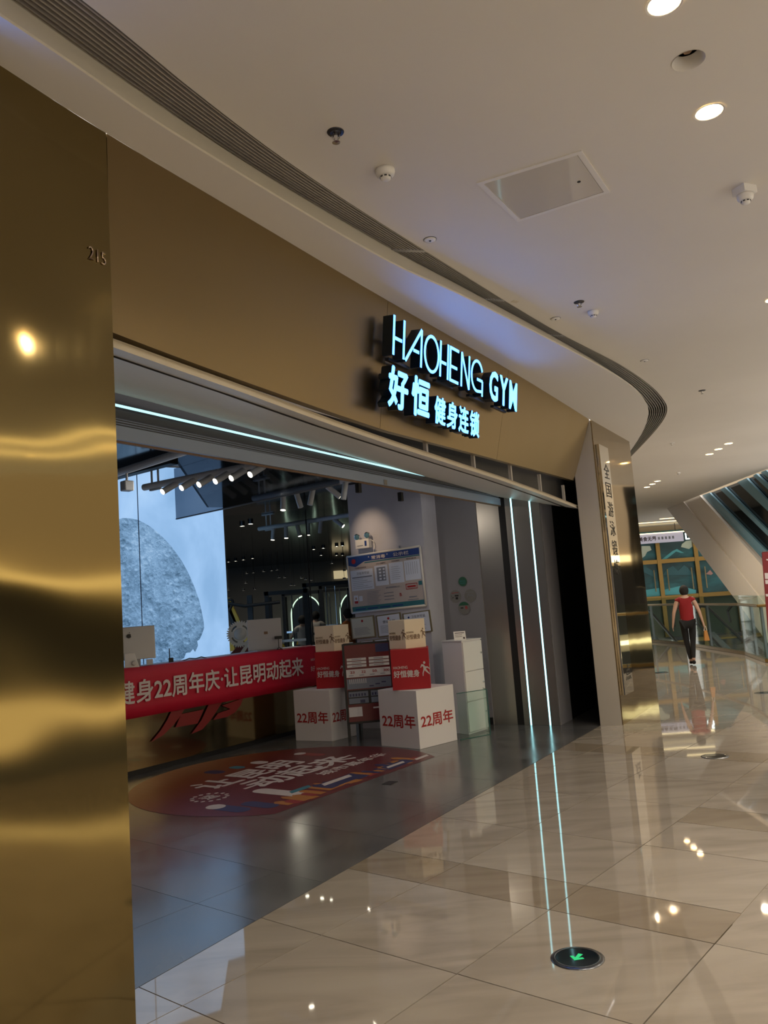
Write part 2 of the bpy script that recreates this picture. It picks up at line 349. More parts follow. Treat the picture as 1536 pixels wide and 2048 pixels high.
# ------------------------------------------------------------------ floor
th = math.radians(50.3); ud = Vector((math.cos(th), math.sin(th), 0)); vd = Vector((math.sin(th), -math.cos(th), 0))
fl = MB().prismz([(-14, -12), (7.02, -12), (7.02, 14), (7.2, 15.9), (7.7, 17.87), (7.95, 22.0), (7.75, 24.3), (6.9, 26.7), (6.6, 34), (-14, 34)], -.3, -.012).build('floor', 'dark_slot'); struct(fl)
LA = Vector((-1.25, 3.79, 0)); LD = (Vector((2.4, 9.89, 0))-LA).normalized(); LN = Vector((-LD.y, LD.x, 0))   # LN points into the shop
def clip(poly, P, N):                    # keep the side where (p-P).N <= 0
    out = []
    for i in range(len(poly)):
        a, b = poly[i], poly[(i+1) % len(poly)]; da, db = (a-P).dot(N), (b-P).dot(N)
        if da <= 0: out.append(a)
        if da*db < 0: out.append(a.lerp(b, da/(da-db)))
    return out
def cell(u0, u1, w0, w1): return [ud*u0+vd*w0, ud*u1+vd*w0, ud*u1+vd*w1, ud*u0+vd*w1]
def tile(poly, mname, z1=0., tilt=.0008):
    if len(poly) < 3: return
    c = sum(poly, Vector())/len(poly)
    ar = abs(sum(poly[i].x*poly[(i+1) % len(poly)].y-poly[(i+1) % len(poly)].x*poly[i].y for i in range(len(poly)))/2)
    if ar < .002: return
    me = MB(); tx, ty = random.uniform(-tilt, tilt), random.uniform(-tilt, tilt)
    top = [Vector((p.x, p.y, z1+(p.x-c.x)*tx+(p.y-c.y)*ty)) for p in poly]; n = len(poly)
    bot = [Vector((p.x, p.y, -.012)) for p in poly]
    me.add(bot+top, [tuple(range(n, 2*n))]+[(i, (i+1) % n, (i+1) % n+n, i+n) for i in range(n)])
    me.v = [p-c for p in me.v]
    o = me.build('tile', mname); o.location = c; o.parent = fl
edges = [-.9+1e-3, -.06, .77, 1.28, 2.12, 2.95, 3.78, 4.18, 5.0, 6.0, 6.82, 7.65, 8.05, 8.88, 9.71, 10.54, 10.94, 11.77, 12.6, 13.4, 13.83, 14.66, 15.5, 16.3, 16.7, 17.5, 18.4, 19.2, 20.0, 20.9, 21.7, 22.6, 23.4, 24.2]
wl = [-1.40+.83*k for k in range(-14, 14)]; g = .003; cnt = 0
GAP = []
for wi, (w0, w1) in enumerate(zip(wl[:-1], wl[1:])):
    ed = list(edges)
    if w0 > -2.3: ed = sorted(ed+[5.58])
    if w0 > -1.45: ed = [e+(.0 if e < 4 else .39) for e in ed]
    for u0, u1 in zip(ed[:-1], ed[1:]):
        p = cell(u0+g, u1-g, w0+g, w1-g); c = sum(p, Vector())/4
        p = clip(p, LA+LN*-.002, LN)
        if not p: continue
        if c.x > 6.9 or c.y < .2 or c.y > 15.5: continue
        if (c.x/max(c.y, .1) > 1.0 and c.y > 2.5) or c.x > 4.6 and c.y < 5 or (c.x/max(c.y, .1) < -.8): continue
        if c.y > 11 and c.x < c.y*.27: continue
        cnt += 1
        strip = (u1-u0) < .55
        tile(p, 'marble_brown' if strip and u0 > 3 and u0 < 9 else 'marble')
# corridor floor outside the picture, continuing the same stone
rest = MB()
rest.prismz([(-5, -11.5), (7.0, -11.5), (7.0, .2), (-3.4, .2)], -.012, -.001); ob = rest.build('floor_stone', 'marble', fl)
rest = MB(); rest.prismz([(1.5, .15), (7.0, .15), (7.0, 14), (4.2, 14), (2.8, 9.6), (1.5, 4)], -.0119, -.004); rest.build('floor_stone', 'marble', fl)
rest = MB(); rest.prismz([(4.3, 13), (7.02, 13), (7.2, 15.9), (7.7, 17.87), (7.95, 22.0), (7.75, 24.3), (6.9, 26.7), (6.6, 33), (4, 33)], -.0119, -.006); rest.build('floor_stone', 'marble', fl)
# dark shop tiles
de = [-.6, .3, 1.2, 2.04, 2.91, 3.52+.0, 4.4, 5.3, 6.2, 7.1, 8.0, 8.9, 9.8, 10.7, 11.6]
dw = [-9.6, -8.4, -7.2, -6.45, -5.27, -4.02, -2.8, -1.6, -.4]
for w0, w1 in zip(dw[:-1], dw[1:]):
    for u0, u1 in zip(de[:-1], de[1:]):
        p = clip(cell(u0+.0015, u1-.0015, w0+.0015, w1-.0015), LA+LN*.004, -LN)
        if p and all(q.y < 13.5 for q in p): tile(p, 'dark_tile', -.0005, .0)
MB().prismz([(-9, 12.9), (3, 12.9), (4.5, 33), (-13, 33)], -.0119, -.003).build('gym_floor', 'gym_floor', fl)

# ------------------------------------------------------------------ ceilings
O = catmull([(-2.3, .2, HC), (-1.5, 1.75, HC), (-.97, 2.7, HC), (-.68, 3.28, HC), (-.31, 3.94, HC), (.33, 4.92, HC), (1.55, 6.71, HC), (2.62, 8.14, HC), (3.45, 9.5, HC), (3.93, 10.75, HC), (4.3, 13.18, HC), (4.6, 16, HC)], 6)
I = catmull([(-2.5, .15, HC), (-1.75, 1.70, HC), (-1.23, 2.67, HC), (-.9, 3.29, HC), (-.52, 3.94, HC), (.23, 5.05, HC), (1.55, 6.93, HC), (2.55, 8.45, HC), (3.2, 9.6, HC), (3.68, 10.8, HC), (4.0, 13.2, HC), (4.3, 16, HC)], 6)
RB = catmull([(-2.45, .1, HS), (-1.72, 1.66, HS), (-1.21, 2.55, HS), (-1.02, 2.9, HS), (-.77, 3.36, HS), (.09, 4.71, HS), (.81, 5.63, HS), (2.41, 7.82, HS), (3.10, 9.05, HS), (3.46, 10.1, HS), (3.79, 11.66, HS), (4.15, 14, HS), (4.3, 16, HS)], 6)
N = 90
O = resample(O, N); I = resample(I, N); RB = resample(RB, N)
downl = [(1.26, 2.93, 1), (1.49, 3.29, 0), (1.74, 3.69, 1), (3.36, 6.42, 1), (5.83, 13.2, 1), (5.86, 13.69, 1), (5.89, 14.16, 1), (6.0, 17.3, 1), (6.03, 17.74, 1), (6.06, 18.21, 1),
         (3.9, 1.4, 1), (3.5, .9, 1), (3.1, 3.2, 1), (4.9, 8.9, 1), (1.9, -2.2, 1), (2.4, -1.9, 1), (.2, -.6, 1), (-1.0, -1.6, 1), (-1.9, -4.2, 1), (3.2, -5.2, 1), (6.2, 5.0, 1), (6.4, 10.4, 1)]  # this row is out of view, added along the pattern to light the corridor
def circ(cx, cy, r, n=20): return [Vector((cx+r*math.cos(2*math.pi*i/n), cy+r*math.sin(2*math.pi*i/n), HC)) for i in range(n)]
outer = [p.copy() for p in O]+[Vector(p) for p in [(5.2, 33, HC), (12, 33, HC), (12, 24.5, HC), (8.37, 23.6, HC), (8.14, 18.9, HC), (8.0, 12, HC), (8.0, -11, HC), (-8, -11, HC)]]
RD = .068
loops = [outer]+[circ(x, y, RD) for x, y, _ in downl]
flat = [p for l in loops for p in l]
tri = tessellate_polygon(loops)
mb = MB(); mb.add(flat, [tuple(t) for t in tri])
mb.grid([outer+[outer[0]], [p+ZZ*.14 for p in outer+[outer[0]]]])
ceil = mb.build('ceiling', 'ceiling_paint'); struct(ceil)
# dark backing above the grille, soffit, rim
mb = MB(); mb.grid([[p+ZZ*.06 for p in I], [p+ZZ*.06+(p-q).normalized()*.03 for p, q in zip(O, I)]]); mb.build('grille_recess', 'dark_slot', ceil)
FTs = resample([Vector((-3.1, -.6, HS))]+FTc+[Vector((3.7, 11.6, HS)), Vector((4.2, 16, HS))], N)
mb = MB(); mb.grid([FTs, RB]); mb.build('soffit', 'soffit_paint', ceil)
tr = MB(); lip = [p+(i-p).normalized()*0 + ZZ*0 for p, i in zip(RB, I)]
mid = [RB[k].lerp(Vector((I[k].x, I[k].y, HS)), .55)+ZZ*.13 for k in range(N)]
top2 = [Vector((I[k].x, I[k].y, HC-.004)) for k in range(N)]
top3 = [Vector((I[k].x, I[k].y, HC+.06)) for k in range(N)]
tr.grid([RB, [p+ZZ*.012 for p in RB], mid, top2, top3]); o = tr.build('trim_1', 'rim_paint', smooth=False); struct(o)
# the linear air grille: a thing with bars and joint plates
gr = thing('air_grille', (1.5, 6.9, HC), 'long curved dark linear air grille set in the white ceiling above the gold shopfront', 'grille')
NB = 9
for b in range(NB):
    f0 = (b+.62)/(NB+.45); f1 = f0+.034
    rows = []
    A_ = [I[k].lerp(O[k], f0) for k in range(N)]; B_ = [I[k].lerp(O[k], f1) for k in range(N)]
    mb = MB(); mb.grid([[p+ZZ*.02 for p in A_], [p+ZZ*.004 for p in A_], [p+ZZ*.004 for p in B_], [p+ZZ*.02 for p in B_]]); mb.build('bar', 'grille_bar', gr)
for px in [(815, 500), (982, 600), (1122, 672)]:
    p = atz(*px, HC); k = min(range(N), key=lambda q: (O[q].lerp(I[q], .5)-p).length); a, b = I[k], O[k]; d = (O[k+1]-O[k-1]).normalized()
    MB().hexa([a-d*.02, a+d*.02, b+d*.02, b-d*.02], [q+ZZ*.05 for q in (a-d*.02, a+d*.02, b+d*.02, b-d*.02)]).build('joint_plate', 'grille_plate', gr)

# ------------------------------------------------------------------ gold shopfront: fascia panels, column, pillar
fb3 = [oncurve(x, y, FBplan) for x, y in fbpx]
def zbot(p):                             # bottom height by distance along
    ys = [q.y for q in fb3]; zs = [q.z for q in fb3]
    if p.y <= ys[0]: return zs[0]
    for a in range(len(ys)-1):
        if p.y <= ys[a+1]: u = (p.y-ys[a])/(ys[a+1]-ys[a]); return zs[a]*(1-u)+zs[a+1]*u
    return zs[-1]
Tn = resample(FTc, 385); Bn = resample(FBplan, 385); Bn = [Vector((p.x, p.y, zbot(p))) for p in Bn]
k0 = min(range(385), key=lambda k: abs(Tn[k].y-3.26)); k1 = min(range(385), key=lambda k: abs(Tn[k].y-5.42)); k2 = min(range(385), key=lambda k: abs(Tn[k].y-7.35))
wf = struct(MB().grid([[p+N2*.05+ZZ*0 for p in Tn[k0:]], [p+N2*.05 for p in Bn[k0:]]]).build('wall_fascia', 'dark_metal'))
for a, b in ((k0, k1), (k1, k2), (k2, 384)):
    mb = MB(); Ta = [p.copy() for p in Tn[a:b+1]]; Ba = [p.copy() for p in Bn[a:b+1]]
    sh = (Ta[-1]-Ta[-2]).normalized()*.002; Ta[0] = Ta[0]+sh; Ba[0] = Ba[0]+sh; Ta[-1] = Ta[-1]-sh; Ba[-1] = Ba[-1]-sh
    mb.grid([[p+N2*.045 for p in Ta], Ta]); mb.grid([Ta]+[[t_.lerp(b_, f) for t_, b_ in zip(Ta, Ba)] for f in (.25, .5, .75)]+[Ba]); mb.grid([Ba, [p+N2*.045 for p in Ba]])
    mb.grid([[Ta[0], Ba[0]], [Ta[0]+N2*.045, Ba[0]+N2*.045]]); mb.grid([[Ta[-1], Ba[-1]], [Ta[-1]+N2*.045, Ba[-1]+N2*.045]])
    mb.build('fascia_panel', 'gold_fascia', wf, smooth=False)
# polished return under the fascia
ret = MB(); e = [p+N2*.002 for p in Bn[k0:]]; e2 = [p+N2*(.11-.05*(i/len(Bn[k0:])))+ZZ*.012 for i, p in enumerate(Bn[k0:])]
ret.grid([e, e2, [p+ZZ*.3 for p in e2]]); ret.build('return_strip', 'gold_mirror', wf)
# left column (the gold wall in the foreground)
wc = struct(MB().wallseg(Tn[k0]+N2*.06, Tn[0]+N2*.06, 0, HS, -.3).build('wall_left', 'dark_metal'))
mb = MB(); P = [Vector((p.x, p.y, 0)) for p in Tn[:k0+1]]; P[-1] = P[-1]-(P[-1]-P[-2]).normalized()*.002
P = [Vector((-2.6, .35, 0))]+P
mb.grid([[p+ZZ*z for p in P] for z in (0, .6, 1.2, 1.8, 2.4, 3.0, HS)]); mb.grid([[P[-1], P[-1]+ZZ*HS], [P[-1]+N2*.055, P[-1]+N2*.055+ZZ*HS]])
mb.build('column_panel', 'gold_column', wc)
# raised unit number 215 on the column
cA, cB = FT[2], FT[3]
o0 = onwall(177, 517, cA, cB); o1 = onwall(211, 527, cA, cB); hgt = (onwall(178, 490, cA, cB)-o0).length
xd = Vector((o1.x-o0.x, o1.y-o0.y, 0)); wd = xd.length; xd.normalize()
num = textmesh('215', o0-N2*.001, xd, ZZ, wd, hgt*.93, 'gold_mirror', None, 'unit_number', ext=.004, bold=-.01)
tag(num, 'small raised gold unit number 215 on the gold column', 'number')
# far pillar
pil = struct(MB().prismz([JA, PB, PC, PC+N2*.35, JA+T2*2.0+N2*.02], 0, HS).build('wall_right', 'dark_metal'))
mb = MB(); mb.wallseg(PB-N2*.012, PC-N2*.012, 0.0, HS, .011); mb.wallseg(PC+T2*.012, PC+T2*.012+N2*.35, 0, HS, -.011); mb.build('pillar_panel', 'gold_pillar', pil)
d = (PB-JA).normalized(); mb = MB(); mb.wallseg(JA-Vector((-d.y, d.x, 0))*.012, PB-Vector((-d.y, d.x, 0))*.012, 0, HS, .011); mb.build('pillar_panel', 'bronze_panel', pil)
# corridor wall beyond the pillar (hidden shopfronts)
MB().wallseg(PC+N2*.3, (6.0, 23.5), 0, HC, .1).build('wall_back', 'shop_beige')['kind'] = 'structure'

# ------------------------------------------------------------------ portal soffit panel and roller shutter
SA = J(1.02); SB = SA+T2              # shutter plane
Pf = [oncurve(x, y, inward(FTc, lambda u: .03 if u < .4 else .03+.24*((u-.4)/.6))) for x, y in [(205, 683), (350, 738), (500, 790), (640, 842), (775, 888), (900, 928), (1000, 960), (1080, 988), (1158, 1018)]]
Pb = [onwall(x, y, SA, SB) for x, y in [(195, 775), (232, 785), (1006, 996)]]
Pf = resample(Pf, 17); Pb = resample(Pb, 17)
Pf[0] = Pf[0]-T2*.2; Pb[0] = Pb[0]-T2*.3
sp = MB(); kk = 10
sp.grid([Pf, [a.lerp(b, .5) for a, b in zip(Pf, Pb)], Pb]); sp.grid([Pf, [p+ZZ*.03 for p in Pf]], 1); sp.grid([[p+ZZ*.03-N2*.02 for p in Pf], [p+ZZ*.03 for p in Pf]], 1)
sp.grid([[p+ZZ*.03 for p in Pf], [p+ZZ*.05 for p in Pb]])
so = struct(sp.build('trim_2', ['panel_gloss', 'lip_cream']))
# brackets in the gap above the panel
for k in range(7, 17, 2):
    q = Pf[k]+N2*.05; MB().obox(q+ZZ*.03, T2, N2, ZZ, .03, .03, .22).build('bracket', 'grille_bar', so)
MB().grid([[p+N2*.16+ZZ*.03 for p in Pf], [p+N2*.16+ZZ*.5 for p in Pf]]).build('gap_backing', 'black', so)
# panel joint line
a = atz(884, 953, 2.8); 
shut = thing('roller_shutter', (SA.x, SA.y, 2.78), 'raised aluminium roller shutter across the wide shop entrance under a teal light strip', 'shutter')
def sstrip(px0, px1, h0, name, m, depth=.03, par=shut, offn=0., x0=-.5):
    a = onwall(*px0, SA, SB)+N2*offn; b = onwall(*px1, SA, SB)+N2*offn; d = (b-a).normalized(); a = a-d*.9
    return MB().hexa([a, b, b+N2*depth, a+N2*depth], [p+ZZ*h0 for p in (a, b, b+N2*depth, a+N2*depth)]).build(name, m, par)
sstrip((232, 815), (1004, 990), .30, 'header_board', 'dark_metal', .02, offn=.10)
led = sstrip((232, 815), (960, 979), .014, 'light_strip', 'led_header', .012, offn=-.03)
sstrip((232, 834), (1004, 994), .045, 'track_cover', 'alu_dark', .05, offn=-.02)
for k in range(9): sstrip((232, 836+k*2.4), (1004, 995+k*1.2), .009, 'slat', 'alu_dark' if k % 2 else 'alu_bluelit', .015, offn=.02)
sstrip((232, 878), (1004, 1011), .09, 'bottom_bar', 'alu_bluelit', .035, offn=.0)
sstrip((232, 884), (1004, 1013), .014, 'rubber_seal', 'wood', .02, offn=.004)
for px in [(770, 966)]: 
    q = onwall(*px, SA, SB)-N2*.006; MB().obox(q-ZZ*.02, T2, N2, ZZ, .05, .01, .05).build('lock_plate', 'grille_bar', shut)
for px in [(722, 972), (806, 990)]:
    q = onwall(*px, SA, SB)+N2*.03; MB().obox(q-ZZ*.06, T2, N2, ZZ, .05, .04, .09).build('stop_block', 'black', shut)

# ------------------------------------------------------------------ far jamb: bronze column with two light strips, track gap, doorway niche
jb = struct(MB().prismz([J(.50), J(.97), J(.97)+T2*.5, J(.50)+T2*.45], 0, 3.3).build('wall_jamb', 'dark_metal'))
MB().prismz([J(.50)-T2*.012, J(.965)-T2*.012, J(.965)-T2*.001, J(.50)-T2*.001], 0, 3.28).build('jamb_panel', 'bronze_panel', jb)
MB().prismz([J(.50), J(.488), J(.488)+T2*.45, J(.50)+T2*.45], 0, 3.28).build('jamb_panel', 'grey_wall', jb)
mb = MB(); mb.prismz([J(.97), J(1.06), J(1.06)+T2*.3, J(.97)+T2*.3], 0, 3.3); mb.build('track_gap', 'black', jb)
MB().prismz([J(1.06)+T2*.02, J(1.39)+T2*.02, J(1.39)+T2*.3, J(1.06)+T2*.3], 0, 3.4).build('jamb_panel', 'bronze_panel', jb)
for q in [(1.675, 10.375), (1.895, 10.255)]:
    s_ = (Vector((*q, 0))-JA).dot(N2); c = J(s_)-T2*.017
    t_ = thing('wall_light_strip', (c.x, c.y, 0), 'vertical teal-white light strip on the bronze jamb, '+('left' if q[0] < 1.8 else 'right')+' one of the pair', 'light strip', 'upright light strips on the jamb')
    MB().obox(c, N2, T2, ZZ, .020, .008, 2.93).build('diffuser', 'led', t_); MB().obox(c+T2*.003, N2, T2, ZZ, .034, .004, 2.93).build('channel', 'dark_metal', t_)
# niche behind the doorway: dark passage
mb = MB(); mb.wallseg(J(.50)+T2*.45, J(.5)+T2*2.4, 0, 3.4, .05); mb.wallseg(J(.5)+T2*2.4, J(-.1)+T2*2.4, 0, 3.4, .05); mb.wallseg(J(.01)+T2*.02, J(.01)+T2*2.4, 0, 3.4, -.04)
mb.prismz([J(.5), J(0), J(0)+T2*2.4, J(.5)+T2*2.4], 3.1, 3.15); mb.build('door_1', 'black')['kind'] = 'structure'

# ------------------------------------------------------------------ shop interior shell
HG = 3.35
# ceiling, black mirror, with a raised recess by the moon wall
c1 = Vector((-2.15, 8.23, HG)); bd = Vector((.80, -.60, 0))
bl = c1-bd*5.5
mb = MB(); mb.prism([SA+ZZ*HG+N2*.25, SA+ZZ*HG+N2*.25-T2*9, bl+Vector((-1, -3, 0)), bl, c1, Vector((-2.75, 12.6, HG)), Vector((-5.2, 17, HG)), Vector((-9.5, 20, HG)), Vector((-9.5, 29, HG)), Vector((6.2, 29, HG)), Vector((2.3, 12.2, HG))], (0, 0, .04))
ic = struct(mb.build('ceiling_shop', 'black_ceiling'))
mb = MB(); mb.prismz([(c1.x, c1.y), (-2.75, 12.6), (-8, 14), (bl.x, bl.y)], 3.98, 4.02); mb.wallseg(bl, c1, HG, 4.0, .03); mb.wallseg(c1, (-2.75, 12.6), HG, 4.0, .03); mb.build('ceiling_recess', 'black', ic)
mb = MB(); mb.obox((c1+bl)*.5-ZZ*.10, bd, Vector((.6, .8, 0)), ZZ, 5.5, .10, .16); mb.build('beam', 'black', ic)
# moon wall
M1 = Vector((-2.53, 12.5, 0)); MD = Vector((-.83, -.56, 0)).normalized(); MN = Vector((MD.y, -MD.x, 0)); MN = -MN if MN.y > 0 else MN
mo = thing('moon_light_wall', (M1+MD*2).to_tuple(), 'glowing blue picture wall showing a big cratered moon behind the reception counter', 'light wall')
mb = MB(); mb.hexa([M1, M1+MD*4.6, M1+MD*4.6-MN*.02, M1-MN*.02], [p+ZZ*3.96 for p in (M1, M1+MD*4.6, M1+MD*4.6-MN*.02, M1-MN*.02)])
mb.build('sky_panel', 'moon_sky', mo)
M0 = M1+MN*.004
mpx = [(246, 1036), (262, 1037), (276, 1040), (288, 1046), (300, 1053), (314, 1064), (328, 1077), (341, 1091), (353, 1107), (364, 1123), (374, 1141), (383, 1160), (391, 1180), (398, 1200), (403, 1222), (407, 1242), (408, 1256), (404, 1268), (399, 1279), (394, 1282), (396, 1291), (390, 1304), (386, 1298), (380, 1305), (372, 1306), (368, 1316), (356, 1322), (345, 1335), (310, 1350), (180, 1350), (150, 1150), (180, 1075), (215, 1045)]
poly = [onwall(x, y, M0, M0+MD) for x, y in mpx]
mb = MB(); mb.prism(poly, MN*.004); mb.build('moon_disc', 'moon_wall', mo)
for px in [(278, 282)]:
    a = onwall(275, 1000, M0, M0+MD); MB().obox(Vector((a.x, a.y, 0))+MN*.006, MD, MN, ZZ, .012, .004, 3.95).build('panel_joint', 'blue_ink', mo)
# enclosing dark walls
for nm, A, B in [('wall_shop_left', Tn[k0]+N2*.35, (-7.5, 7.5)), ('wall_shop_side', (-7.5, 7.5), (-9, 30)), ('wall_gym_back', (-9, 28), (6, 28)), ('wall_gym_right', (6, 28), (2.3, 12.4))]:
    struct(MB().wallseg(A, B, 0, 4.1, .08).build(nm, 'gym_wall' if 'back' in nm else ('grey_wall' if nm == 'wall_shop_left' else 'black')))
# sticker wall and feature pillar
struct(MB().prismz([J(1.39), J(1.98)-T2*0, J(1.98)+T2*.3, J(1.39)+T2*.3], 0, 3.34).build('wall_sticker_side', 'grey_wall'))
MB().prismz([J(1.39)-T2*.012, J(1.97)-T2*.012, J(1.97)-T2*.001, J(1.39)-T2*.001], 0, .09).build('baseboard_right', 'black')['kind'] = 'structure'
Q = Vector((.50, 10.55, 0)); QL = Vector((-.50, 11.13, 0)); qd = (QL-Q).normalized(); qn = Vector((qd.y, -qd.x, 0)); qn = -qn if qn.y > 0 else qn
struct(MB().prismz([Q, QL, QL-qn*.52, Q-qn*.52], 0, 3.34).build('wall_feature', 'feature_wall'))
def onQ(x, y): return onwall(x, y, Q, QL)
# smoke barrier glass
s1 = onwall(352, 1037, (-2.35, 9.0), (-.33, 7.2)); s2 = onwall(690, 964, (-2.35, 9.0), (-.33, 7.2)); s2 = s2-(s2-s1).normalized()*.08
sb = thing('smoke_barrier', ((s1+s2)/2).to_tuple(), 'grey tinted glass smoke barrier hanging from the shop ceiling above the counter', 'smoke barrier')
dd = (s2-s1).normalized(); nn = Vector((-dd.y, dd.x, 0))
MB().hexa([s1, s2, s2+nn*.01, s1+nn*.01], [Vector((p.x, p.y, HG)) for p in (s1, s2, s2+nn*.01, s1+nn*.01)]).build('pane', 'pane_smoke', sb)
MB().hexa([s1-ZZ*.012-nn*.005, s2-ZZ*.012-nn*.005, s2+nn*.015-ZZ*.012, s1+nn*.015-ZZ*.012], [p+ZZ*0.0 for p in (s1-nn*.005, s2-nn*.005, s2+nn*.015, s1+nn*.015)]).build('edge_trim', 'alu_dark', sb)
#__PART2__
# ------------------------------------------------------------------ ceiling lamps of the corridor
def where(x, y):
    if y > 15: return 'far along the corridor'
    if y > 12: return 'beyond the gold pillar'
    return 'near the grille'
dl_names = {0: 'lit recessed round downlight cut off by the top edge of the picture', 2: 'lit recessed round downlight glowing warm below the unlit one, top right',
            3: 'lit recessed downlight at the right edge of the picture, mid ceiling', 4: 'lit far downlight, right one of the three nearer the gold pillar', 5: 'lit far downlight, middle of the three nearer the gold pillar',
            6: 'lit far downlight, left one of the three nearer the gold pillar', 7: 'lit far downlight, right one of the smaller three toward the void', 8: 'lit far downlight, middle of the smaller three toward the void', 9: 'lit far downlight, left one of the smaller three toward the void'}
def downlight(i, x, y, on):
    vis = i in dl_names
    t_ = thing('recessed_downlight', (x, y, HC), dl_names.get(i, 'extra warm recessed downlight added outside the picture to light the corridor') if on else 'unlit recessed round downlight with an amber reflector seen in its deep cup', 'downlight', 'recessed corridor downlights')
    if on:
        MB().lathe((x, y, HC), ZZ, [(RD+.006, -.004), (RD-.004, -.004), (RD-.004, .0), (RD-.008, .035)], cap=False).build('ring', 'white_plastic', t_, True)
        MB().lathe((x, y, HC), ZZ, [(RD, -.001), (RD*.93, .03), (RD*.7, .05)]).build('reflector', 'lamp_cup', t_, True) if 0 else None
        mb = MB(); mb.lathe((x, y, HC+.03), ZZ, [(1e-7, 0), (RD*1.0, 0)]); mb.build('lamp', 'lamp_warm', t_)
        MB().grid([[Vector((x+r*math.cos(a), y+r*math.sin(a), HC+h)) for a in [2*math.pi*k/20 for k in range(21)]] for r, h in ((RD, 0), (RD*.98, .03))]).build('cup', 'lamp_cup', t_)
        lamp('downlight_lamp', 'SPOT', (x, y, HC-.02), LAMP_W, (1.0, .88, .71), t_, spot_size=math.radians(150), spot_blend=.8, shadow_soft_size=.06)
    else:
        MB().grid([[Vector((x+r*math.cos(a), y+r*math.sin(a), HC+h)) for a in [2*math.pi*k/20 for k in range(21)]] for r, h in ((RD*1.05, -.003), (RD, 0), (RD*.75, .055))]).build('cup', 'ceiling_paint', t_, True)
        MB().lathe((x, y, HC+.055), ZZ, [(1e-7, 0), (RD*.78, 0)]).build('reflector', 'frame_gold', t_); MB().lathe((x, y, HC+.04), ZZ, [(RD*.28, 0), (RD*.28, .014)], 6).build('lamp', 'wood', t_)
LAMP_W = 52.0
for i, (x, y, on) in enumerate(downl): downlight(i, x, y, on)
for k, x in enumerate((5.35, 6.15)):
    t_ = thing('linear_ceiling_light', (x, 0, HC), 'long recessed linear ceiling light outside the picture, '+('nearer the shops' if k == 0 else 'nearer the void'), 'ceiling light', 'linear corridor lights')
    MB().box((x, -.5, HC-.012), .05, 15.0, .012).build('diffuser', 'glow_strip', t_)

# opposite side of the void (seen only in reflections)
og = thing('opposite_gallery', (17, 4, -4), 'shop gallery across the void seen only in reflections', 'building')
mb = MB(); mb.wallseg((17, -14), (17, 29.8), -4, 9.5, -.3); mb.build('wall', 'shop_beige', og)
mb = MB(); mb.wallseg((16.9, -14), (16.9, 29.8), 0.0, 2.5, -.05); mb.wallseg((16.9, -14), (16.9, 29.8), -4, -.6, -.05); mb.build('shopfront', 'shop_dark', og)
mb = MB(); mb.wallseg((16.7, -14), (16.7, 29.8), 2.62, 2.86, -.1); mb.build('light_band', 'far_strip', og)
mb = MB(); mb.wallseg((16.7, -14), (16.7, 29.8), -.35, -.2, -.1); mb.build('light_band', 'far_strip', og)
mb = MB(); mb.wallseg((-9, -13), (17, -14), -.2, 6, -.3); mb.build('end_wall', 'shop_beige', og)

# neighbouring shop's sign on the gold wall, just outside the picture
q = FT[1].lerp(FT[2], .45); ns = thing('neighbour_sign', (q.x, q.y, 3.45), 'lit blue-white sign of the neighbouring shop outside the picture', 'sign')
MB().obox(Vector((q.x, q.y, 3.42))-N2*.06, T2, N2, ZZ, .5, .08, .16).build('light_box', 'sign_side', ns); MB().obox(Vector((q.x, q.y, 3.43))-N2*.104, T2, N2, ZZ, .48, .004, .14).build('lit_face', 'led_sign', ns)
# ------------------------------------------------------------------ illuminated sign on the fascia
OUT = -N2
tA = Vector((.13, 5.41, 0))+OUT*.085; sd_ = (Vector((1.39, 7.56, 0))-Vector((.13, 5.41, 0))).normalized()
upv = (ZZ+OUT*.12).normalized(); sn = sd_.cross(upv).normalized(); sn = -sn if sn.dot(OUT) < 0 else sn
def SP(s, z):
    s = s*1.022+.105; z = 1.6+(z-1.6)*1.021
    return tA+sd_*s+ZZ*z+OUT*.12*(z-3.4)
sign = thing('illuminated_sign', SP(.9, 3.3).to_tuple(), 'glowing cyan letter sign HAOHENG GYM with chinese characters on the gold fascia', 'sign')
DEP = .085
def stroke_letter(name, segs, wdt=.023):
    mb = MB(); mf = MB()
    for a, b in segs:
        pa, pb = SP(*a), SP(*b); d = (pb-pa).normalized(); side = d.cross(sn).normalized()*wdt/2
        q = [pa-side, pb-side, pb+side, pa+side]
        mb.hexa([p-sn*DEP for p in q], [p-sn*.003 for p in q]); mf.hexa([p-sn*.003 for p in q], q)
    o = mb.build(name, 'sign_side', sign); f = mf.build('lit_face', 'led_sign'); f.parent = o; f.data.transform(Matrix.Translation(-wloc(o))); return o
zt, zb = 3.535, 3.268
def arc(cs, cz, rs, rz, a0, a1, n=16):
    P_ = [(cs+rs*math.cos(math.radians(a0+(a1-a0)*k/n)), cz+rz*math.sin(math.radians(a0+(a1-a0)*k/n))) for k in range(n+1)]
    return list(zip(P_[:-1], P_[1:]))
stroke_letter('letter', [((-.20, zt), (-.20, zb)), ((-.062, zt), (-.062, zb)), ((-.19, 3.385), (-.09, 3.385))])
stroke_letter('letter', [((-.035, zb), (.19, zt)), ((.19, zt), (.19, zb)), ((.075, 3.365), (.155, 3.365))])
stroke_letter('letter', arc(.35, 3.40, .108, .128, 0, 360, 28))
stroke_letter('letter', [((.49, zt), (.49, zb)), ((.615, zt), (.615, zb)), ((.50, 3.38), (.585, 3.38))])
stroke_letter('letter', [((.655, zt), (.655, zb)), ((.655, zt-.01), (.80, zt-.01)), ((.67, 3.385), (.775, 3.385)), ((.655, zb+.01), (.80, zb+.01))])
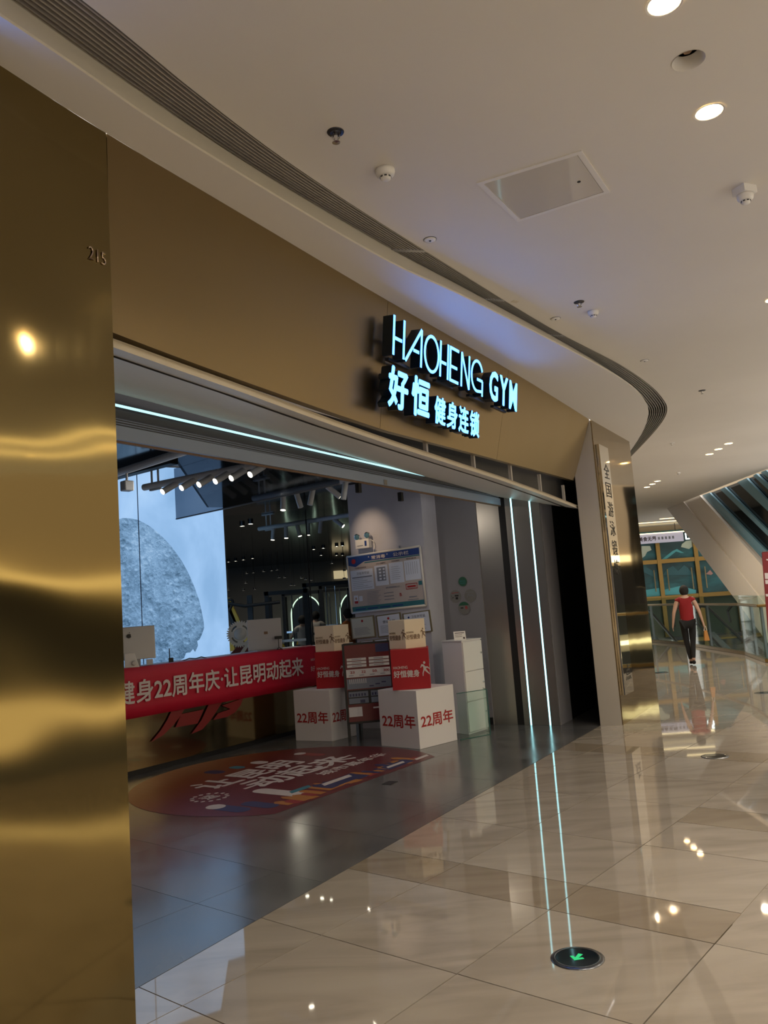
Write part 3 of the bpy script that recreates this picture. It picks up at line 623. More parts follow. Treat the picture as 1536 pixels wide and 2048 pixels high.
stroke_letter('letter', [((.855, zt), (.855, zb)), ((.855, zt), (.995, zb)), ((.995, zt), (.995, zb))])
stroke_letter('letter', arc(1.15, 3.41, .108, .122, 25, 275, 22)+[((1.15, 3.385), (1.255, 3.385)), ((1.255, 3.385), (1.255, 3.262)), ((1.16, 3.288), (1.25, 3.30))])
def text_letters(chars, s0, z0, wch, hch, gapc, mname, bold):
    for i, ch in enumerate(chars):
        o = textmesh(ch, SP(s0+i*(wch+gapc), z0)-sn*DEP, sd_, upv, wch, hch, 'sign_side', sign, 'letter', ext=DEP-.003, bold=bold)
        f = textmesh(ch, SP(s0+i*(wch+gapc), z0)-sn*.002, sd_, upv, wch, hch, mname, None, 'lit_face', ext=.003, bold=bold)
        f.parent = o; f.data.transform(Matrix.Translation(-wloc(o)))
text_letters('GYM', 1.40, 3.268, .185, .262, .035, 'led_sign', .016)
text_letters('好恒', -.255, 2.915, .275, .29, .045, 'led_sign', .022)
text_letters('健身连锁', .415, 2.912, .185, .21, .02, 'led_sign', .014)
for s in (.0, .7, 1.3, 1.8):
    MB().obox(SP(s, 3.25)-sn*DEP, sd_, sn, upv, .3, .03, .02).build('mounting_rail', 'sign_side', sign)

# ------------------------------------------------------------------ reception counter, banner and emblem
CA = Vector((-2.91, 8.8, 0)); CB = Vector((-1.0, 11.58, 0)); cdn = (CB-CA).normalized(); cn = Vector((-cdn.y, cdn.x, 0)); CA = CA-cdn*2.2; cu = -cn
def onC(x, y, off=0.): return onwall(x, y, CA+cu*off, CB+cu*off)
ct = thing('reception_counter', ((CA+CB)/2).to_tuple(), 'long gold mirror-fronted reception counter with a black plinth', 'counter')
L_ = (CB-CA).length; mid_ = (CA+CB)/2
MB().obox(mid_+cn*.30+ZZ*.06, cdn, cn, ZZ, L_, .58, 1.04).build('body', 'gold_counter', ct)
MB().obox(mid_+cn*.31, cdn, cn, ZZ, L_, .56, .06).build('plinth', 'black', ct)
MB().obox(mid_+cn*.30+ZZ*1.10, cdn, cn, ZZ, L_+.02, .59, .035).build('worktop', 'white_card', ct, bevel=.004)
def zoompts(L, ox, oy, sc, off): return [onC(ox+x/sc, oy+y/sc, off) for x, y in L]
for L in ([(395, 578), (484, 556), (440, 628), (405, 672), (340, 737), (262, 782), (325, 705), (365, 640)], [(455, 602), (600, 572), (560, 662), (418, 688)],
          [(636, 530), (724, 515), (680, 585), (635, 650), (590, 700), (520, 730), (585, 640)], [(716, 548), (852, 500), (835, 545), (800, 590), (750, 620), (660, 640), (690, 598), (770, 570)]):
    MB().prism(zoompts(L, 220, 1240, 3.2, .006), cu*.003).build('emblem', 'decal_red', ct)
# banner
rows = []; NBx = 40
bL0, bL1 = CA+cdn*1.35, Vector((-1.10, 11.44, 0))
for zi in (1.15, 1.02, .88, .74, .615):
    rows.append([bL0.lerp(bL1, k/NBx)+ZZ*(zi-(.02*(k/NBx)))+cu*(.022+.006*math.sin(k*1.1+zi*6)+.004*math.sin(k*2.3)) for k in range(NBx+1)])
rows.insert(0, [bL0.lerp(bL1, k/NBx)+ZZ*1.152-cu*.10 for k in range(NBx+1)]); rows[0] = [p-cu*.0 for p in rows[0]]
bn = thing('banner', (bL0.lerp(bL1, .5)+cu*.02+ZZ*.6).to_tuple(), 'red cloth banner with white characters hung along the reception counter front', 'banner')
o = MB().grid(rows).build('cloth', 'red_cloth', bn, smooth=True); md = o.modifiers.new('solid', 'SOLIDIFY'); md.thickness = .002
def btext(body, pa, pb, nm='lettering'):
    a = onC(*pa, .042); b = onC(*pb, .042); z0 = .765; z1 = 1.015
    textmesh(body, Vector((a.x, a.y, z0)), cdn, ZZ, (Vector((b.x, b.y, 0))-Vector((a.x, a.y, 0))).length, z1-z0, 'white_ink', bn, nm, ext=.001, bold=.012)
btext('身22周年庆·让昆明动起来', (272, 1380), (607, 1335)); 
a = onC(272, 1380, .042); b = onC(607, 1335, .042); cw = (b-a).length/11.5
textmesh('好恒健', Vector((a.x, a.y, .765))-cdn*cw*3.02, cdn, ZZ, cw*2.95, .25, 'white_ink', bn, 'lettering', ext=.001, bold=.012)
textmesh('HAOHENG', onC(622, 1322, .042), cdn, ZZ, .14, .035, 'white_ink', bn, 'lettering', ext=.001)
textmesh('好', onC(622, 1343, .042), cdn, ZZ, .09, .07, 'white_ink', bn, 'lettering', ext=.001)
# ---- things on the counter
def oncounter(px, back=.3, z=1.135):     # point on the worktop line
    p = onC(px, 1300, -back); return Vector((p.x, p.y, z))
p = oncounter(268, .22); im = thing('desktop_computer', p.to_tuple(), 'silver all-in-one computer seen from behind at the left end of the counter', 'computer')
fx = Vector((.93, .36, 0)).normalized(); fy = Vector((-fx.y, fx.x, 0)); tl = (ZZ+fy*.10).normalized()
c_ = onC(277, 1320, -.24); c_.z = 1.135
MB().obox(c_+ZZ*.085-fx*.06, fx, fy, tl, .50, .02, .375).build('screen_housing', 'monitor', im, bevel=.006)
MB().obox(c_+ZZ*.0-fx*.06+fy*.04, fx, fy, ZZ, .19, .16, .008).build('foot', 'monitor', im); MB().obox(c_+ZZ*.008-fx*.06+fy*.03, fx, fy, (ZZ-fy*.1).normalized(), .17, .012, .20).build('neck', 'monitor', im)
# apple-shaped emblem on its back: body with a bite and a leaf
ap = []
for k in range(40):
    a = 2*math.pi*k/40; r = 1+.06*math.cos(2*a)-.10*max(0, math.sin(a))**8-.06*max(0, -math.sin(a))**10
    x, y = r*.92*math.cos(a), r*math.sin(a)
    dx, dy = x-1.25, y-.12; dist = math.hypot(dx, dy)
    if dist < .55: x, y = 1.25+dx/dist*.55, .12+dy/dist*.55
    ap.append((x, y))
cc = onwall(258, 1272, c_-fy*.016-fx, c_-fy*.016+fx); e_ = .026
mbx = MB(); mbx.prism([cc+fx*x*e_+ZZ*y*e_ for x, y in ap], -fy*.003); mbx.prism([cc+fx*x*e_+ZZ*y*e_ for x, y in [(.0, 1.05), (.12, 1.4), (.48, 1.62), (.42, 1.3)]], -fy*.003); mbx.build('emblem', 'black', im)
p = onC(262, 1322, -.10); p.z = 1.135; st = thing('phone_stand', p.to_tuple(), 'small white angular stand beside the silver computer on the counter', 'stand')
mb = MB(); mb.hexa([p-fx*.07-fy*.05, p+fx*.09-fy*.05, p+fx*.09+fy*.07, p-fx*.07+fy*.07], [p+ZZ*.17-fx*.065+fy*.01, p+ZZ*.17+fx*.04+fy*.01, p+ZZ*.17+fx*.04+fy*.04, p+ZZ*.17-fx*.065+fy*.04]); mb.build('body', 'white_plastic', st, bevel=.004)
MB().lathe(p+fx*.03+ZZ*.06-fy*.045, -fy, [(.026, 0), (.026, .006), (.018, .008), (1e-7, .008)], 20).build('dial', 'monitor', st)
p = onC(299, 1318, -.2); p.z = 1.135; MB().obox(p, fx, fy, ZZ, .07, .06, .075).build('card_box', 'white_card', bevel=.003); tag(bpy.context.scene.objects['card_box'], 'small pale card box on the counter right of the silver computer', 'box')
p = onC(342, 1320, -.25); p.z = 1.135; wt = thing('two_way_radio', p.to_tuple(), 'black two-way radio with upright antenna on the counter before the moon wall', 'radio')
MB().obox(p, fx, fy, ZZ, .055, .035, .06).build('body', 'black', wt, bevel=.004); MB().tube(p+ZZ*.06-fx*.015, p+ZZ*.17-fx*.015, .006).build('antenna', 'black', wt)
p = onC(385, 1316, -.2); p.z = 1.135
o = MB().path([p-cdn*.15+ZZ*.01, p-cdn*.05+ZZ*.03, p+cdn*.05+ZZ*.018, p+cdn*.14+ZZ*.03, p+cdn*.22+ZZ*.01], .006).build('cable', 'rubber'); tag(o, 'loose dark cable lying on the counter before the moon wall', 'cable')
# right hand monitor, its back to us
p = onC(531, 1305, -.28); p.z = 1.135; mn = thing('monitor', p.to_tuple(), 'pale flat monitor seen from behind on the right half of the counter', 'monitor')
gx = Vector((.99, .10, 0)).normalized(); gy = Vector((-gx.y, gx.x, 0))
gxp = gx+ZZ*0.02; MB().obox(p+ZZ*.012, gx, gy, ZZ, .46, .035, .42).build('screen_housing', 'monitor_white', mn, bevel=.008)
MB().obox(p+ZZ*.16-gy*.018, gx, gy, ZZ, .44, .004, .003).build('seam', 'monitor', mn); MB().obox(p+ZZ*.225-gy*.019+gx*.02, gx, gy, ZZ, .05, .004, .036).build('logo_plate', 'wood', mn)
MB().obox(p+gy*.0, gx, gy, ZZ, .2, .16, .012).build('foot', 'monitor_white', mn)
q = onC(558, 1300, -.06); q.z = 1.135; wc_ = thing('webcam', q.to_tuple(), 'small black webcam on a mini tripod in front of the pale monitor', 'webcam')
MB().obox(q+ZZ*.15, gx, gy, ZZ, .10, .04, .04).build('body', 'black', wc_, bevel=.005); MB().tube(q+ZZ*.045, q+ZZ*.15, .005).build('stem', 'black', wc_)
for a in (0, 2.1, 4.2): MB().tube(q+ZZ*.045, q+Vector((math.cos(a)*.05, math.sin(a)*.05, .004)), .004).build('leg', 'black', wc_)
# gear artwork: crank wheel behind the counter
gc = aty(480, 1268, 12.2); gv = thing('gear_emblem', gc.to_tuple(), 'white toothed chainring artwork with a crank standing left of the pale monitor', 'artwork')
hx = Vector((.97, .24, 0)).normalized(); hz = ZZ
pts = []; R1, R0, nt_ = .20, .175, 34
for k in range(nt_):
    for f_, r in ((0, R0), (.28, R1), (.62, R1), (.82, R0)):
        a = 2*math.pi*(k+f_)/nt_; pts.append((r*math.cos(a), r*math.sin(a)))
holes = []
for a0 in (20, 110, 200, 290):
    A_ = [math.radians(a0+50*k/8) for k in range(9)]
    holes.append([(.14*math.cos(a), .14*math.sin(a)) for a in A_]+[(.115*math.cos(a), .115*math.sin(a)) for a in reversed(A_)])
def P3(q): return gc+hx*q[0]+hz*q[1]
lps = [[P3(q) for q in pts]]+[[P3(q) for q in h] for h in holes]; fl_ = [p for l in lps for p in l]; off_ = Vector((hx.y, -hx.x, 0))*.03
tri = tessellate_polygon(lps); mb = MB(); nfl = len(fl_); mb.add(fl_+[p+off_ for p in fl_], [tuple(t) for t in tri]+[tuple(i+nfl for i in t) for t in tri])
i0 = 0
for l in lps:
    n_ = len(l); mb.f += [(i0+i, i0+(i+1) % n_, i0+(i+1) % n_+nfl, i0+i+nfl) for i in range(n_)]; mb.m += [0]*n_; i0 += n_
mb.build('chainring', 'white_plastic', gv); MB().lathe(gc+off_, off_, [(.09, 0), (.085, .02), (.05, .025), (.03, .045), (1e-7, .045)], 28).build('hub', 'white_plastic', gv, True)
MB().obox(gc+hz*-.30+off_*1.2, (hx*.8-hz*.6).normalized(), off_.normalized(), (hz*.8+hx*.6).normalized(), .05, .02, .28).build('crank', 'white_plastic', gv)
MB().hexa([P3((-.3, -.42)), P3((.28, -.42)), P3((.28, -.42))+off_*.6, P3((-.3, -.42))+off_*.6], [P3((-.05, -.18)), P3((.2, -.18)), P3((.2, -.18))+off_*.6, P3((-.05, -.18))+off_*.6]).build('base_board', 'poster_red', gv)
MB().tube(gc+hz*-.42-off_, gc+hz*-1.0-off_, .03).build('stand', 'wood', gv)
for q_ in (0,): MB().hexa([P3((-.22, -1.0)), P3((.22, -1.0)), P3((.22, -1.2)), P3((-.22, -1.2))], [P3((-.22, -1.22)), P3((.22, -1.22)), P3((.22, -1.23)), P3((-.22, -1.23))]) if 0 else None
MB().lathe((gc.x, gc.y, 0)-off_ if 0 else Vector((gc.x, gc.y, 0))-off_, ZZ, [(.18, 0), (.18, .02), (.03, .03), (.03, gc.z-.9)], 20).build('pedestal', 'wood', gv)

# ------------------------------------------------------------------ logo: running figure used on the cubes
RUN = [[(0, .55), (.12, .82), (.30, .78), (.42, .62), (.62, .60), (.80, .42), (.74, .38), (.58, .50), (.46, .44), (.60, .22), (.78, -.02), (.72, -.04), (.44, .20), (.34, .30), (.24, .06), (.22, -.16), (.16, -.16), (.16, .08), (.26, .40), (.24, .62), (.14, .64), (.06, .52)]]
def running(o, xd, yd, h, mname, parent, nrm):
    mb = MB()
    for P_ in RUN: mb.prism([o+xd*x*h+yd*y*h for x, y in P_], nrm*.0012)
    c = o+xd*.36*h+yd*.93*h; mb.prism([c+xd*.10*h*math.cos(k*math.pi/6)+yd*.11*h*math.sin(k*math.pi/6) for k in range(12)], nrm*.0012)
    return mb.build('runner_logo', mname, parent)
def cube(M, aL, aR, sL, sR, z0, h, m, label, name, facetext):
    """M: front corner on plan; aL / aR: plan angles of the left and right face; facetext(face) prints on them"""
    l = Vector((math.cos(aL), math.sin(aL), 0)); r = Vector((math.cos(aR), math.sin(aR), 0)); M = Vector((M[0], M[1], 0))
    c = M+l*sL/2+r*sR/2
    t_ = thing(name, (c.x, c.y, z0), label, 'display cube', 'stacked printed display cubes')
    b = [M, M+r*sR, M+r*sR+l*sL, M+l*sL]
    MB().hexa([p+ZZ*z0 for p in b], [p+ZZ*(z0+h) for p in b]).build('box', m, t_, bevel=.003)
    # face frames: origin lower left seen from outside, x direction, normal
    fL = (M+l*sL+ZZ*z0, -l, Vector((l.y, -l.x, 0)).normalized() if Vector((l.y, -l.x, 0)).dot(-r) > 0 else -Vector((l.y, -l.x, 0)).normalized(), sL)
    nr = Vector((r.y, -r.x, 0)); nr = nr if nr.dot(-l) > 0 else -nr
    fR = (M+ZZ*z0, r, nr, sR)
    for f_ in (fL, fR): facetext(f_, h, t_)
    return t_
def t22(f_, h, par):
    o, x, n_, s = f_; textmesh('22周年', o+x*s*.07+ZZ*h*.34+n_*.001, x, ZZ, s*.86, h*.24, 'red_ink', par, ext=.0012, bold=.01)
def tlogo(ink, x0=.05, wd=.9, z=.30):
    def f(f_, h, par):
        o, x, n_, s = f_
        textmesh('好恒健身', o+x*s*x0+ZZ*h*z+n_*.001, x, ZZ, s*wd*.76, h*.18, ink, par, ext=.0012, bold=.02)
        textmesh('HAOHENG', o+x*s*x0+ZZ*h*(z+.215)+n_*.001, x, ZZ, s*wd*.42, h*.07, ink, par, ext=.0012, bold=.006)
        running(o+x*s*(x0+wd*.79)+ZZ*h*(z+.06)+n_*.001, x, ZZ, h*.30, ink, par, n_)
    return f
R_ = math.radians
M_R = (.21, 9.2)
cube(M_R, R_(136), R_(44), .61, .63, .0, .645, 'white_card', 'large white cube printed red 22 on both faces, bottom of the right stack', 'display_cube', t22)
cube((.39, 9.36), R_(175), R_(87), .44, .44, .646, .46, 'red_card', 'red cube with white logo, middle of the right stack', 'display_cube', tlogo('white_ink'))
cube((.14, 9.43), R_(140), R_(36), .25, .30, 1.107, .335, 'cream_card', 'cream cube, topmost of the right stack', 'display_cube', tlogo('wood'))
cube((-.85, 10.20), R_(150), R_(50), .56, .45, .0, .63, 'white_card', 'white cube printed red 22, bottom of the left stack beside the counter', 'display_cube', t22)
cube((-.60, 10.33), R_(166), R_(70), .44, .36, .631, .46, 'red_card', 'red cube with white logo, middle of the left stack beside the banner end', 'display_cube', tlogo('white_ink'))
cube((-.765, 10.42), R_(160), R_(30), .27, .22, 1.092, .33, 'cream_card', 'cream cube, topmost of the left stack by the counter end', 'display_cube', tlogo('wood'))

# ------------------------------------------------------------------ easel poster stand
eL = Vector((-.62, 10.02, 0)); eX = Vector((.985, .12, 0)).normalized(); eN = Vector((eX.y, -eX.x, 0)); eU = (ZZ-eN*.10).normalized(); EW, EH = .58, 1.19
es_ = thing('poster_easel', (eL+eX*EW/2).to_tuple(), 'black A-frame easel holding a red and grey gym poster between the two cube stacks', 'easel')
for k in (0, 1): MB().obox(eL+eX*(EW*k), eX, eN, eU, .035, .03, 1.19).build('leg', 'black', es_)
for k in (.25, .75): MB().tube(eL+eX*EW*k+eU*1.1-eN*.02, eL+eX*EW*k-eN*.17+ZZ*.0, .012).build('leg', 'black', es_)
for h_ in (.215, 1.165): MB().obox(eL+eX*EW/2+eU*h_, eX, eN, eU, EW, .03, .03).build('crossbar', 'black', es_)
ps = MB().obox(eL+eX*EW/2+eU*.24+eN*.012, eX, eN, eU, EW-.02, .006, .93).build('poster', 'poster_red', es_)
def pr_(x0, x1, y0, y1, m, nm='print', d=.0165):     # rectangle printed on the poster, 0..1 across / up
    c = eL+eX*(.015+(EW-.03)*(x0+x1)/2)+eU*(.245+.92*y0)+eN*d
    o = MB().obox(c, eX, eN, eU, (EW-.03)*(x1-x0), .002, .92*(y1-y0)).build(nm, m); o.parent = ps; o.data.transform(Matrix.Translation(-wloc(ps))); return o
pr_(.70, 1.0, .89, 1.0, 'decal_navy')
for j in range(3):
    for i_ in range(2): pr_(.03+.5*i_, .47+.52*i_, .795-.044*j, .828-.044*j, 'white_card'); pr_(.14+.5*i_, .36+.5*i_, .808-.044*j, .816-.044*j, 'grey_ink', d=.018)
pr_(.0, 1., .575, .68, 'white_card')
for i_, s_ in enumerate(('23', '22', '50', '300')):
    c = eL+eX*(.04+EW*(.04+.24*i_))+eU*(.245+.92*.625)+eN*.019; o = textmesh(s_, c, eX, eU, .055 if len(s_) < 3 else .075, .03, 'red_ink', None, 'print', ext=.001, bold=.01); o.parent = ps; o.data.transform(Matrix.Translation(-wloc(ps)))
    pr_(.05+.24*i_, .16+.24*i_, .595, .603, 'grey_ink', d=.018)
pr_(.0, 1., .42, .555, 'poster_grey')
for i_ in range(9): pr_(.06+.045*i_, .075+.045*i_, .49, .55, 'white_card', d=.018)
for i_ in range(3): pr_(.5+.14*i_, .6+.14*i_, .44+.02*i_, .455+.02*i_, 'decal_navy', d=.018)
pr_(.0, 1., .22, .405, 'black')
for i_ in range(2):
    pr_(.02+.5*i_, .46+.5*i_, .315, .385, 'poster_grey', d=.018); pr_(.02+.5*i_, .46+.5*i_, .23, .30, 'poster_grey', d=.018)
    for j in range(6): pr_(.04+.5*i_+.065*j, .08+.5*i_+.065*j, .325, .36, 'decal_navy', d=.0195)
    pr_(.27+.5*i_, .38+.5*i_, .235, .275, 'decal_navy', d=.0195)
pr_(.0, .30, .06, .185, 'white_card'); pr_(.55, .9, .15, .17, 'white_ink')

# ------------------------------------------------------------------ notice board, certificates, emergency light on the feature pillar
bo = thing('notice_board', onQ(770, 1165).to_tuple(), 'large framed public notice board with blue header on the grey pillar', 'notice board')
bTL, bTR, bBL, bBR = onQ(693, 1111), onQ(840, 1089), onQ(706, 1226), onQ(850, 1203)
bx = (bTR-bTL); BW = (bTR-bTL).length*.5+(bBR-bBL).length*.5; bx.normalize(); by = ((bTL-bBL)+(bTR-bBR)); by = (by-bx*by.dot(bx)).normalized(); BH = ((bTL-bBL).length+(bTR-bBR).length)/2
bc0 = bBL.copy(); bnn = bx.cross(by).normalized(); bnn = bnn if bnn.y < 0 else -bnn
def bp(x, y, d=0.): return bc0+bx*(x*BW)+by*(y*BH)+bnn*d
face = MB().prism([bp(0, 0, .012), bp(1, 0, .012), bp(1, 1, .012), bp(0, 1, .012)], bnn*.012).build('board', 'board_beige', bo)
for a, b in (((-.0, 0), (1, 0)), ((1, 0), (1, 1)), ((1, 1), (0, 1)), ((0, 1), (0, 0))):
    MB().tube(bp(*a, .02), bp(*b, .02), .016, n=10).build('frame', 'frame_white', bo, True)
for x in (.40, .74): MB().obox(bp(x, 1.0, .02), bx, bnn, by, .022, .02, .045).build('hook', 'chrome', bo)
def bq(poly, m, d=.025, nm='print', par=None):
    o = MB().prism([bp(x, y, d) for x, y in poly], bnn*.0015).build(nm, m); o.parent = face; o.data.transform(Matrix.Translation(-wloc(face))); return o
def brect(x0, x1, y0, y1, m, d=.025, nm='print'): return bq([(x0, y0), (x1, y0), (x1, y1), (x0, y1)], m, d, nm)
def btxt(s, x, y, wd, h, m, d=.029, bold=.01):
    o = textmesh(s, bp(x, y, d), bx, by, wd*BW, h*BH, m, None, 'lettering', bold=bold); o.parent = face; o.data.transform(Matrix.Translation(-wloc(face)))
bq([(.01, .99), (.01, .84), (.11, .80), (.24, .88), (.99, .87), (.99, .99)], 'blue_ink'); brect(.24, .99, .845, .865, 'teal_ink')
btxt('“', .30, .935, .015, .025, 'white_ink'); btxt('常消毒', .345, .893, .19, .065, 'white_ink'); btxt('”', .555, .935, .015, .025, 'white_ink'); btxt('公示栏', .64, .893, .21, .065, 'white_ink')
c = bp(.09, .90, .028); o = MB().lathe(c, bnn, [(.034, 0), (.034, .001), (1e-7, .001)], 20).build('print', 'red_ink'); o.parent = face; o.data.transform(Matrix.Translation(-wloc(face)))
btxt('公共场所卫生许可证', .10, .765, .16, .022, 'dark_ink'); btxt('从业人员健康证', .40, .795, .13, .022, 'dark_ink'); btxt('卫生检测报告', .61, .80, .11, .022, 'dark_ink'); btxt('预防性消毒记录', .81, .805, .13, .022, 'dark_ink')
brect(.03, .345, .38, .74, 'paper'); brect(.37, .55, .42, .77, 'paper'); brect(.57, .76, .43, .785, 'paper'); brect(.775, .98, .45, .79, 'paper')
btxt('卫生许可证', .115, .655, .18, .045, 'grey_ink', .0275); brect(.05, .33, .60, .62, 'grey_ink', .0275)
for k in range(6): brect(.05, .20+.02*(k % 3)*3, .575-.032*k, .580-.032*k, 'grey_ink', .0275)
brect(.40, .52, .50, .74, 'grey_ink', .0275)
for k in range(4): brect(.43, .46, .52+.055*k, .55+.055*k, 'paper', .0285); brect(.485, .51, .52+.055*k, .55+.055*k, 'paper', .0285)
for k in range(7): brect(.60, .70+.015*(k % 2), .50+.035*k, .505+.035*k, 'grey_ink', .0275)
for k in range(6): brect(.80+.028*k, .803+.028*k, .55, .76, 'grey_ink', .0275)
brect(.05, .11, .15, .30, 'paper', .0275); c = bp(.08, .245, .0295); 
o = MB().prism([c+bx*.014*math.cos(a*math.pi/6)+by*.018*math.sin(a*math.pi/6) for a in range(12)], bnn*.001).build('print', 'skin'); o.parent = face; o.data.transform(Matrix.Translation(-wloc(face)))
brect(.055, .105, .155, .20, 'red_ink', .0285); brect(.12, .17, .19, .28, 'paper', .0275)
for k in range(9): brect(.235, .235+.19-.02*(k % 3), .335-.027*k, .340-.027*k, 'grey_ink', .0275)
btxt('卫生信誉度等级公示', .50, .355, .19, .03, 'grey_ink')
for k in range(3): brect(.47, .60, .275-.055*k, .285-.055*k, 'grey_ink', .0275)
btxt('B', .68, .20, .026, .055, 'red_ink'); 
for a in ((.77, .92, .30, .31), (.77, .92, .385, .395), (.77, .776, .30, .39), (.914, .92, .30, .39), (.79, .90, .33, .36)): brect(*a, 'red_ink', .0275)
brect(.94, .985, .35, .42, 'teal_ink', .0275); brect(.80, .90, .16, .175, 'grey_ink', .0275); brect(.78, .92, .115, .125, 'grey_ink', .0275)
brect(.012, .988, .012, .10, 'teal_ink'); 
for k in range(4): brect(.06+.17*k, .20+.17*k, .040, .060, 'blue_ink', .0275)
# emergency light
ep = onQ(731, 1090); em = thing('emergency_light', ep.to_tuple(), 'white twin-head emergency light glowing softly above the notice board', 'emergency light')
MB().obox(ep+qn*.05-ZZ*.05, qd, qn, ZZ, .22, .08, .125).build('housing', 'white_plastic', em, bevel=.006)
MB().obox(ep+qn*.093-ZZ*.02-qd*.06, qd, qn, ZZ, .03, .003, .07).build('label_plate', 'blue_ink', em); MB().obox(ep+qn*.093-ZZ*.015+qd*.03, qd, qn, ZZ, .09, .002, .008).build('label_plate', 'grey_ink', em)
for px, py in ((719, 1075), (739, 1071)):
    h_ = onQ(px, py)+qn*.06; ax = (qn*1.0-ZZ*.12).normalized()
    MB().lathe(h_-ax*.035, ax, [(1e-7, 0), (.02, .0), (.046, .028), (.046, .045), (.038, .046)], 24, cap=False).build('lamp_head', 'chrome', em, True); MB().lathe(h_+ax*.006, ax, [(.04, 0), (1e-7, .006)], 24, cap=False).build('lens', 'teal_frame', em)
    MB().tube(h_-ax*.02, h_-ax*.02-ZZ*.06, .008).build('neck', 'white_plastic', em)
MB().path([ep-qd*.11+qn*.04+ZZ*.06, ep-qd*.15+qn*.03+ZZ*.04, ep-qd*.16+qn*.02-ZZ*.03, ep-qd*.14+qn*.02-ZZ*.07], .005).build('cable', 'white_plastic', em)
# framed certificates
def cert(pts, label, title, ink='paper', red=True):
    TL, TR, BR, BL = [onQ(*p) for p in pts]; x = (TR-TL).normalized(); y = (TL-BL); y = (y-x*y.dot(x)).normalized(); W_, H_ = (TR-TL).length, (TL-BL).length
    n_ = x.cross(y).normalized(); n_ = n_ if n_.y < 0 else -n_
    t_ = thing('certificate', BL.to_tuple(), label, 'certificate', 'framed certificates on the grey pillar')
    def P(a, b, d): return BL+x*a*W_+y*b*H_+n_*d
    MB().prism([P(0, 0, .004), P(1, 0, .004), P(1, 1, .004), P(0, 1, .004)], n_*.012).build('frame', 'frame_gold', t_)
    MB().prism([P(.05, .05, .0165), P(.95, .05, .0165), P(.95, .95, .0165), P(.05, .95, .0165)], n_*.001).build('sheet', ink, t_)
    if red: MB().lathe(P(.5, .80, .018), n_, [(.017, 0), (.017, .001), (1e-7, .001)], 16).build('seal', 'red_ink', t_)
    if title: textmesh(title, P(.26 if red else .32, .60 if red else .72, .019), x, y, W_*.5, H_*.13, 'grey_ink', t_, 'lettering', bold=.01)
    if title and not red: MB().lathe(P(.22, .78, .018), n_, [(.014, 0), (.014, .001), (1e-7, .001)], 16).build('seal', 'blue_ink', t_)
    mb = MB()
    for k in range(6): mb.prism([P(.14, .48-.06*k, .018), P(.7+.05*(k % 3), .48-.06*k, .018), P(.7+.05*(k % 3), .495-.06*k, .018), P(.14, .495-.06*k, .018)], n_*.0006)
    mb.build('print', 'grey_ink', t_)
cert([(704, 1236), (751, 1230), (754, 1272), (706, 1279)], 'greenish framed certificate with red seal, leftmost of the upper row on the grey pillar', None, 'paper_warm')
cert([(755, 1231), (804, 1224), (807, 1268), (758, 1275)], 'framed pale certificate headed with a red emblem, middle of the upper row', '营业执照')
cert([(808, 1227), (863, 1219), (867, 1264), (811, 1270)], 'framed certificate with a round blue mark, rightmost of the upper row', '卫生许可证', 'paper', False)
cert([(722, 1282), (749, 1279), (751, 1308), (724, 1310)], 'small framed sheet below, left one of the lower pair above the easel', None, 'paper', False)
cert([(751, 1279), (777, 1276), (779, 1305), (753, 1308)], 'small framed sheet below, right one of the lower pair above the easel', None, 'paper', False)
# round stickers on the side wall
W0, W1 = J(1.39), J(1.98); wx = (W0-W1).normalized(); wn = Vector((wx.y, -wx.x, 0)); wn = wn if wn.y < 0 else -wn
def sticker(px, py, r, m, label, extra, lift):
    c = onwall(px, py, W0, W1)+wn*lift; t_ = thing('round_sticker', c.to_tuple(), label, 'sticker', 'round stickers on the grey side wall')
    MB().lathe(c, wn, [(r, 0), (r, .002), (1e-7, .002)], 28).build('disc', m, t_); extra(c+wn*.0025, t_, r)
def ex1(c, t_, r): textmesh('安全卫生', c-wx*r*.65-ZZ*.008, wx, ZZ, r*1.3, .028, 'teal_ink', t_, 'lettering', bold=.01); MB().obox(c-ZZ*.028, wx, wn, ZZ, r*1.2, .001, .008).build('print', 'teal_ink', t_)
def ex2(c, t_, r):
    MB().obox(c+ZZ*.045, wx, wn, ZZ, r*1.2, .001, .006).build('print', 'red_ink', t_)
    MB().obox(c+wx*.02, wx, wn, ZZ, .055, .001, .018).build('print', 'black', t_); MB().obox(c+wx*.02-ZZ*.04, wx, wn, ZZ, .035, .001, .03).build('print', 'black', t_); MB().path([c-wx*.06+ZZ*.02, c-wx*.05-ZZ*.01, c-wx*.02-ZZ*.012, c-wx*.065-ZZ*.03], .002, 5).build('print', 'black', t_)
def ex3(c, t_, r):
    MB().obox(c+ZZ*.04, wx, wn, ZZ, r*1.4, .001, .004).build('print', 'grey_ink', t_); MB().path([c-wx*.05-ZZ*.02, c-wx*.03+ZZ*.02, c-wx*.0-ZZ*.005, c+wx*.02+ZZ*.015, c+wx*.05-ZZ*.02], .003, 5).build('print', 'grey_ink', t_)
def ex4(c, t_, r):
    textmesh('B', c+wx*.018-ZZ*.015, wx, ZZ, .033, .04, 'red_ink', t_, 'lettering', bold=.02); MB().obox(c-wx*.03-ZZ*.005, wx, wn, ZZ, .04, .001, .016).build('print', 'black', t_)
    MB().prism([c+wx*r*.97*math.cos(a)+ZZ*r*.97*math.sin(a) for a in [math.radians(25+130*k/12) for k in range(13)]], wn*.001).build('print', 'green_ink', t_)
sticker(911, 1193, .085, 'sticker', 'clear round sticker with black print, left of the four on the grey wall', ex2, .002)
sticker(941, 1191, .085, 'sticker', 'clear round sticker with faint grey drawing, right of the four on the grey wall', ex3, .006)
sticker(926, 1163, .062, 'green_ink', 'dark green round sticker, topmost of the four on the grey wall', ex1, .011)
